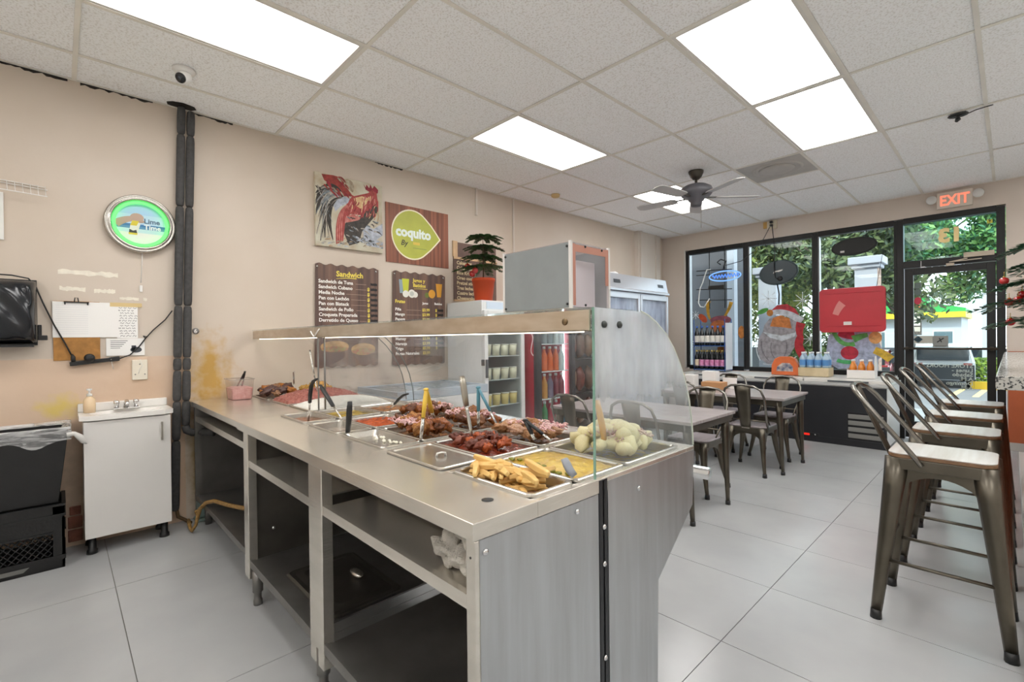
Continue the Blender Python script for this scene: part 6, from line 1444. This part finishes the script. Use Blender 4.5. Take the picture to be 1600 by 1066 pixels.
paint('window_painting', 'red and green striped holiday painting under the red panel', [('aab4cc', [(2.40, .95), (2.44, 1.30), (2.60, 1.36), (2.95, 1.36), (3.05, 1.05), (2.90, .86), (2.55, .84)]), ('b8304a', ribbon([(2.56, 1.33), (2.66, 1.28), (2.74, 1.30)], .08, .12)), ('5fae5a', ribbon([(2.50, 1.36), (2.54, 1.22), (2.62, 1.14), (2.74, 1.18)], .05, .06)), ('5fae5a', ribbon([(2.72, 1.24), (2.80, 1.28), (2.88, 1.30)], .10, .05)), ('b8283e', el(2.68, 1.06, .10, .09)), ('4fae6a', ribbon([(2.54, .96), (2.62, .92), (2.74, .94)], .05, .05)), ('d9b33a', ribbon([(2.95, 1.10), (3.04, 1.06), (3.12, .98)], .09, .10)), ('e0a868', el(2.96, 1.26, .07, .08))])
fl_ = M('snow paint', 'd9dfe2', .7)
t = thing('window_painting', 'white snowflake strokes painted on the shop windows', 'painting', (1.5, YP, 1.5), 'holiday paint on the shop windows')
for (x, z, r_) in [(.56, 1.66, .07), (1.68, 1.85, .12), (2.13, 1.80, .12), (.55, 1.18, .06), (2.22, 1.25, .10)]:
    m = MB()
    for k in range(4): m.bar((x-r_*math.cos(k*.785), YP, z-r_*math.sin(k*.785)), (x+r_*math.cos(k*.785), YP, z+r_*math.sin(k*.785)), .008, .001, up=(0, 1, 0))
    m.build('snowflake', fl_, t)
# exit sign
t = thing('exit_sign', 'beige exit sign with red letters and two round lamp heads', 'exit sign', (3.72, YB-.04, 2.77))
B(3.57, 3.88, YB-.055, YB, 2.775, 2.965).build('housing', M('beige housing', 'd9cfc2', .45), t, bevel=.006)
text('lettering', 'EXIT', .165, (3.725, YB-.057, 2.812), AX_BACK, emis('exit red', 'ff8a6e', .9), t, bold=.005, ext=.001, align='CENTER', sx=.76)
for x in (3.525, 3.925):
    MB().lathe([(.02, 0), (.045, .012), (.05, .03), (.044, .034), (0, .034)], (x, YB-.03, 2.895), 18, AX_BACK).build('lamp_head', M('lamp head', 'd9d9d6', .3), t)
    MB().cyl((x, YB-.03, 2.895), (3.60 if x < 3.7 else 3.85, YB-.03, 2.88), .010, n=8).build('lamp_arm', M('beige housing', 'd9cfc2'), t)
# ================================================================== CEILING FITTINGS
t = thing('dome_camera', 'white security camera with dark lens on the ceiling above the pipe', 'camera', (.62, .585, 2.9))
MB().lathe([(.0, -.0), (.062, 0), (.062, -.012), (.05, -.022), (.046, -.026)][::-1], (.62, .585, ZC-.001), 28).build('mount', white_pl, t)
cdir = Vector((.55, -.62, -.55)).normalized()
MB().blob((.62, .585, ZC-.048), .042, 0, 0., 3).build('ball', white_pl, t)
rotc = cdir.to_track_quat('Z', 'Y').to_matrix()
MB().lathe([(.030, .026), (.030, .040), (.026, .044), (0, .044)], (.62, .585, ZC-.048), 22, rotc).build('lens', M('lens black', '15161a', .1), t)
MB().lathe([(.011, .044), (.011, .046), (0, .047)], (.62, .585, ZC-.048), 14, rotc).build('iris', M('lens glass', '3a3f48', .05), t)
t = thing('smoke_detector', 'small yellowed smoke detector on the ceiling', 'detector', (.455, 4.283, ZC-.04))
MB().lathe([(0, -.035), (.035, -.035), (.05, -.025), (.052, 0)], (.455, 4.283, ZC-.001), 22).build('body', M('yellowed plastic', 'd8c08c', .5), t)
t = thing('ceiling_bracket', 'black bracket with ring clamp hanging from the ceiling grid', 'bracket', (3.94, 5.06, 2.92))
MB().tube([(3.90+.055*math.cos(a*.524), 5.03+.04*math.sin(a*.524), ZC-.022) for a in range(12)], .007, 6, closed=True).build('ring', black_pl, t)
MB().box(3.855, 3.945, 5.02, 5.04, ZC-.03, ZC-.006).cyl((3.90, 5.03, ZC-.006), (3.90, 5.03, ZC-.05), .012).cyl((3.90, 5.03, ZC-.05), (3.89, 5.02, ZC-.07), .018, .010).build('clamp', black_pl, t)
MB().tube([(3.95, 5.05, ZC-.022), (4.0, 5.04, ZC-.012), (4.09, 5.03, ZC-.010)], .004, 5).build('arm', black_pl, t)
t = thing('air_vent', 'square grey air vent with raised oval rings in the ceiling', 'vent', (2.527, 5.34, ZC))
vm = M('vent grey', 'bdbab5', .5, var=.12, vs_=6)
a, b, c, d_ = 2.236, 2.818, 5.024, 5.656
B(a, b, c, d_, ZC+.0, ZC+.012).build('plate', vm, t)
MB().lathe([(.235, .0), (.225, -.012), (.20, -.004), (.19, .0)], (2.527, 5.34, ZC), 40, caps=False).build('ring', vm, t)
MB().lathe([(.165, 0), (.16, -.012), (.12, -.02), (0, -.022)], (2.527, 5.34, ZC), 36).build('core', vm, t)
# ceiling fan
fx, fy = 1.94, 4.775
t = thing('ceiling_fan', 'dark grey ceiling fan with round motor and pull chain', 'fan', (fx, fy, 2.6))
fm_ = M('fan grey', '6c6c72', .4, .3, var=.1, vs_=6); fd = M('fan bronze', '4c473f', .4, .3)
MB().lathe([(.0, -.085), (.03, -.085), (.055, -.06), (.072, -.02), (.075, 0)], (fx, fy, ZC), 28).build('canopy', fd, t)
MB().cyl((fx, fy, ZC-.08), (fx, fy, 2.86), .013).build('downrod', fd, t)
MB().lathe([(0, 2.645), (.05, 2.645), (.058, 2.66), (.058, 2.69), (.075, 2.70), (.085, 2.725), (.13, 2.74), (.155, 2.77), (.16, 2.80), (.15, 2.83), (.11, 2.855), (.05, 2.87), (.0, 2.87)], (fx, fy, 0), 36).build('motor', fm_, t)
MB().cyl((fx+.04, fy+.02, 2.65), (fx+.04, fy+.02, 2.42), .0025, n=5).build('pull_chain', M('chain', '9a9488', .4, .7), t)
for k in range(5):
    a = R(44+72*k); u = Vector((math.cos(a), math.sin(a), 0)); v = Vector((-u.y, u.x, 0)); o = Vector((fx, fy, 2.735))
    bl_ = MB().bar(o+u*.10, o+u*.24, .03, .008).build('blade_arm', fd, t)
    MB().prism([(.20, -.045), (.24, -.058), (.58, -.068), (.625, -.05), (.635, 0), (.625, .05), (.58, .068), (.24, .058), (.20, .045)], o+Vector((0, 0, -.006)), u, v+Vector((0, 0, .17)), (0, 0, .007)).build('blade', M('blade grey', 'c6c4c2', .45, var=.08, vs_=6), t)
# ================================================================== OUTSIDE
pav = struct(MB().box(-12, 22, 7.8, 11.0, -.25, -.02).build('pavement', M('concrete walk', 'a5a4a2', .85, var=.10, vs_=1.2, world=True)), 'concrete walk outside the shopfront')
def slope(u, v): return (-50+100*u, 11.0+70*v, -.16-(.55 if v > .14 else .55*v/.14))
struct(MB().grid(slope, 4, 14, False).build('ground', M('asphalt', '7d7d80', .9, var=.15, vs_=.6, bump=.1, bs=20, world=True)), 'grey asphalt car park')
struct(MB().box(-3.2, .72, 8.6, 9.6, -.02, 3.6).build('wall_outside', M('grey outside wall', '4c4b50', .7, var=.1, vs_=1)), 'dark grey wall of the neighbouring shopfront')
struct(B(.72, .84, 8.55, 8.7, -.02, 3.6).build('trim_4', M('white stucco', 'a9adb8', .7)), 'white edge strip on the grey outside wall')
stu = M('white stucco', 'cfd2d8')
for (x, y, lab) in [(1.08, 9.6, 'white square porch column behind the teal oval sign'), (2.56, 9.6, 'white square porch column with capital and brick flank above the red panel')]:
    t = thing('porch_column', lab, 'column', (x, y, -.02))
    B(x-.15, x+.15, y-.15, y+.15, -.02, 2.38).build('shaft', stu, t)
    MB().box(x-.19, x+.19, y-.19, y+.19, 2.38, 2.44).box(x-.23, x+.23, y-.23, y+.23, 2.44, 2.56).build('capital', stu, t, bevel=.01)
B(2.71, 2.715, 9.46, 9.74, -.02, 2.37).build('brick_flank', M('brick pale', 'b8a090', .8, c2='8a6a5c', vs_=20), t)
def tree(name, label, base, H, R_, n, cols_, seed, tr=.16, off=(0, 0), low=.42):
    rnd = random.Random(seed); t = thing(name, label, 'tree', base, 'trees across the car park'); b0 = Vector(base)
    bark = M('bark', '4e463c', .9, var=.3, vs_=8)
    m = MB(); m.tube([b0, b0+Vector((.1, 0, H*.3)), b0+Vector((-.1, .1, H*.6)), b0+Vector((.05, 0, H*.85))], [tr, tr*.8, tr*.5, tr*.2], 8)
    for k in range(8):
        a = rnd.uniform(0, 6.28); s = rnd.uniform(.3, .6); p = b0+Vector((0, 0, H*s)); e = p+Vector((math.cos(a)*R_*.75, math.sin(a)*R_*.75, H*.28)); m.tube([p, p.lerp(e, .5)+Vector((0, 0, .2)), e], [tr*.4, tr*.25, tr*.08], 6)
    m.build('trunk', bark, t)
    cl = []
    for k in range(26):
        a = rnd.uniform(0, 6.28); q = R_*math.sqrt(rnd.random())*.85; cl.append((b0+Vector((math.cos(a)*q+off[0], math.sin(a)*q+off[1], H*rnd.uniform(low, .95)*(1-.25*q/R_)+.1*H)), R_*rnd.uniform(.22, .38)))
    m = MB(); V, Fc, MI = [], [], []
    for k in range(n):
        c, rr = cl[k % len(cl)]; d = Vector((rnd.gauss(0, 1), rnd.gauss(0, 1), rnd.gauss(0, .8))); d = d.normalized()*rr*rnd.random()**.4
        p = c+d; u = Vector((rnd.uniform(-1, 1), rnd.uniform(-1, 1), rnd.uniform(-1, 1))).normalized(); v = u.orthogonal().normalized(); s = rnd.uniform(.06, .13)
        i0 = len(m.v); m.v += [tuple(p-u*s), tuple(p+v*s*.45), tuple(p+u*s), tuple(p-v*s*.45)]; m.f.append((i0, i0+1, i0+2, i0+3)); m.mi.append(k % 3); m.sm.append(False)
    m.build('foliage', [M('leaf '+c, c, .6) for c in cols_], t)
tree('street_tree', 'broad tree seen through the middle shop window', (-3.6, 17.5, -.7), 7.2, 3.3, 20000, ['6b7a3c', '848941', '4f6030'], 1)
tree('street_tree', 'dark airy tree seen through the window beside the door', (1.0, 15.5, -.6), 6.4, 2.1, 10000, ['495936', '5b673d', '334230'], 2, .12)
tree('street_tree', 'leafy tree filling the transom above the door', (1.75, 20.5, -.71), 7.0, 2.3, 20000, ['5f8446', '7a9554', '4a7654'], 3, off=(.9, .3), low=.34)
tree('street_tree', 'tree seen past the grey wall through the first shop window', (-8.0, 21.0, -.71), 7.5, 3.6, 14000, ['73803f', '8d8e44', '566737'], 4)
tree('street_tree', 'low dense tree filling the bottom of the middle window', (-5.4, 26.0, -.71), 6.5, 3.2, 16000, ['6b763d', '7f8648', '5b6a38'], 6, low=.08)
tree('street_tree', 'low dense tree behind the red panel', (-1.3, 25.0, -.71), 6.0, 2.2, 13000, ['596e3f', '6d814f', '4b603a'], 7, low=.10)
# hedge and kerb
hd = MB(); rnd = random.Random(8)
for k in range(3500):
    p = Vector((rnd.uniform(3.2, 9), rnd.uniform(24.4, 25.3), rnd.uniform(-.55, .38))); u = Vector((rnd.uniform(-1, 1), rnd.uniform(-1, 1), rnd.uniform(-1, 1))).normalized(); v = u.orthogonal().normalized(); s = .09
    i0 = len(hd.v); hd.v += [tuple(p-u*s), tuple(p+v*s*.5), tuple(p+u*s), tuple(p-v*s*.5)]; hd.f.append((i0, i0+1, i0+2, i0+3)); hd.mi.append(k % 2); hd.sm.append(False)
tag(hd.build('hedge', [M('hedge light', '8fa83c', .6), M('hedge dark', '5c7a30', .6)]), 'clipped yellow green hedge across the car park', 'hedge')
tag(B(3.15, 9, 23.9, 24.2, -.71, -.45).build('yellow_kerb', M('yellow paint', 'd9b02c', .7)), 'yellow painted kerb in front of the hedge', 'kerb')
for (x, lab) in [(2.7, 'pale parking stripe nearer the white car'), (3.25, 'pale parking stripe farther from the white car')]: tag(MB().prism([(x, 19.5), (x+.16, 19.5), (x+.36, 23.6), (x+.20, 23.6)], (0, 0, -.708), (1, 0, 0), (0, 1, 0), (0, 0, .008)).build('parking_stripe', M('stripe paint', 'd9c48a', .8)), lab, 'road marking')
tag(B(-9, 1.2, 13.2, 13.5, -.50, -.22).build('yellow_kerb', M('yellow paint', 'd9b02c')), 'yellow painted kerb outside the middle window', 'kerb')
# cars
def car(name, label, loc, rz, c, L=4.5, W=1.8, H=1.62, suv=True):
    t = thing(name, label, 'car', (0, 0, 0)); body = M('car '+c, c, .25, .1, coat=.6); gls = M('car glass', '2c343a', .08, coat=1.0)
    roof = H; z1 = .98 if suv else .86
    prof = [(-L/2, .35), (-L/2+.05, .80), (-L/2+.15, z1), (-L/2+.35, roof-.06), (-L/2+.75, roof), (.35, roof), (.75, roof-.10), (1.30, z1+.06), (L/2-.25, z1-.12), (L/2-.02, .72), (L/2, .35)]
    if not suv: prof = [(-L/2, .35), (-L/2+.04, .78), (-L/2+.2, z1), (-L/2+.85, z1+.05), (-L/2+1.3, roof-.03), (.3, roof), (1.15, z1+.04), (L/2-.2, z1-.16), (L/2, .62), (L/2, .35)]
    m = MB(); n = len(prof); rings = []
    for s, k in [(-1, .0), (-1, .06), (1, .06), (1, .0)]: pass
    for y, ins in [(-W/2+.07, .05), (-W/2, .0), (W/2, .0), (W/2-.07, .05)]:
        rings.append([(p[0], y*(1-.16*max(0, (p[1]-z1)/(roof-z1+1e-6))), p[1]-(.02 if ins else 0)) for p in prof])
    vs_ = [v for r_ in rings for v in r_]; fs = [(i*n+k, i*n+(k+1) % n, (i+1)*n+(k+1) % n, (i+1)*n+k) for i in range(3) for k in range(n)]
    fs += [tuple(range(n)), tuple(3*n+k for k in range(n-1, -1, -1))]; m.add(vs_, fs, True); m.build('body', body, t, bevel=.03)
    MB().box(-L/2+.02, -L/2+.36, -W/2+.18, W/2-.18, z1+.04, roof-.12).build('rear_window', gls, t, bevel=.03)
    for s in (-1, 1): MB().prism([(-L/2+.55, z1+.04), (-L/2+.7, roof-.10), (.3, roof-.10), (.95, z1+.04)], (0, s*(W/2-.08), 0), (1, 0, 0), (0, 0, 1), (0, s*.03, 0)).build('side_window', gls, t)
    MB().prism([(.62, roof-.08), (.70, roof-.06), (1.32, z1+.10), (1.24, z1+.08)], (0, -W/2+.2, 0), (1, 0, 0), (0, 0, 1), (0, W-.4, 0)).build('windscreen', gls, t)
    for x in (-L/2+.8, L/2-.85):
        for s in (-1, 1):
            MB().lathe([(0, -.10), (.30, -.10), (.33, -.06), (.33, .06), (.30, .10), (0, .10)], (x, s*(W/2-.10), .33), 20, Matrix.Rotation(R(90), 3, 'X')).build('wheel', black_pl, t)
    for s in (-1, 1): MB().box(-L/2-.01, -L/2+.06, s*(W/2-.22)-.12, s*(W/2-.22)+.12, .72, .92).build('tail_lamp', M('tail red', '9a2a2a', .2), t, bevel=.02)
    for s in (-1, 1): MB().box(L/2-.10, L/2+.0, s*(W/2-.28)-.16, s*(W/2-.28)+.16, .60, .74).build('head_lamp', M('lamp clear', 'd9dde0', .1), t, bevel=.02)
    MB().box(-L/2-.02, -L/2+.05, -W/2+.04, W/2-.04, .32, .86).build('bumper', M('bumper grey', '2f3236', .5), t, bevel=.02)
    t.location = loc; t.rotation_euler = (0, 0, rz); WORLD[t.name] = Vector(loc)
    return t
car('parked_car', 'white sport utility car parked facing away from the door', (2.15, 25.9, -.71), R(97), 'dfe1e3')
car('parked_car', 'dark blue saloon parked beyond the hedge', (4.6, 31.5, -.71), R(10), '2c3642', suv=False, H=1.42)
car('parked_car', 'red saloon parked beside the white car', (.2, 23.2, -.71), R(95), '9a2f38', suv=False, H=1.42)
# building with green and yellow canopy
t = thing('far_building', 'low white building with green roof band and yellow stripe', 'building', (-1, 36, -.71))
B(-2.6, 2.3, 36, 42, -.71, 2.2).build('wall', M('far white', 'b3b9c0', .7), t)
B(-2.8, 2.5, 35.4, 42, 2.2, 2.5).build('yellow_band', M('yellow fascia', 'd9c02c', .5), t)
MB().prism([(-2.8, 2.5), (2.5, 2.5), (2.5, 2.7), (.9, 3.1), (.9, 3.45), (-2.8, 3.45)], (0, 35.5, 0), (1, 0, 0), (0, 0, 1), (0, 6, 0)).build('green_roof', M('green fascia', '2f9a4a', .5), t)
for k in range(3):
    x = -1.9+1.5*k; f = B(x, x+.9, 35.97, 36.0, -.1, 1.5).build('window', M('far window frame', 'c9cccc', .6), t); B(x+.06, x+.84, 35.95, 35.97, -.02, 1.42).build('pane', M('far pane', '5c7078', .2), f)
t = thing('price_pylon', 'narrow roadside price sign over the parked cars', 'sign', (.82, 31, -.71))
B(.75, .90, 31, 31.1, -.71, 1.2).build('post', M('pylon grey', '8a8478', .6), t); B(.55, 1.12, 30.95, 31.1, 1.25, 2.9).build('board', M('pylon board', '4a4440', .6), t)
for k, c in enumerate(['d97a3c', 'd9d4c8', 'b8b0a4', 'd9d4c8', 'b8b0a4']): B(.60, 1.07, 30.93, 30.95, 2.62-.30*k, 2.85-.30*k).build('price_panel', M('pylon '+c, c, .5), t)
B(.7, 1.75, 30.95, 31.1, .55, 1.2).build('lower_board', M('pylon brown', '6e6258', .6), t)
t = thing('lamp_post', 'white square lamp post beyond the hedge', 'lamp post', (3.45, 27, -.71)); MB().box(3.37, 3.52, 27, 27.15, -.71, 6.0).build('pole', M('far white', 'dcdfe0'), t); B(3.33, 3.56, 26.96, 27.19, -.71, -.5).build('base', M('far white', 'dcdfe0'), t)
for k in range(3): tag(MB().tube([(-20+8*q, 22, 3.4+.5*k-.03*(q-2.5)**2*-1) for q in range(6)], .015, 5).build('overhead_wire', black_pl), ['lowest', 'middle', 'top'][k]+' of the overhead wires across the windows', 'wire', 'overhead wires')
struct(B(-14, 1.6, 27, 27.08, -.71, .7).build('wall_fence', M('fence grey', '7d8288', .6, var=.2, vs_=14, stretch=(20, 1, 1))), 'grey fence across the car park')
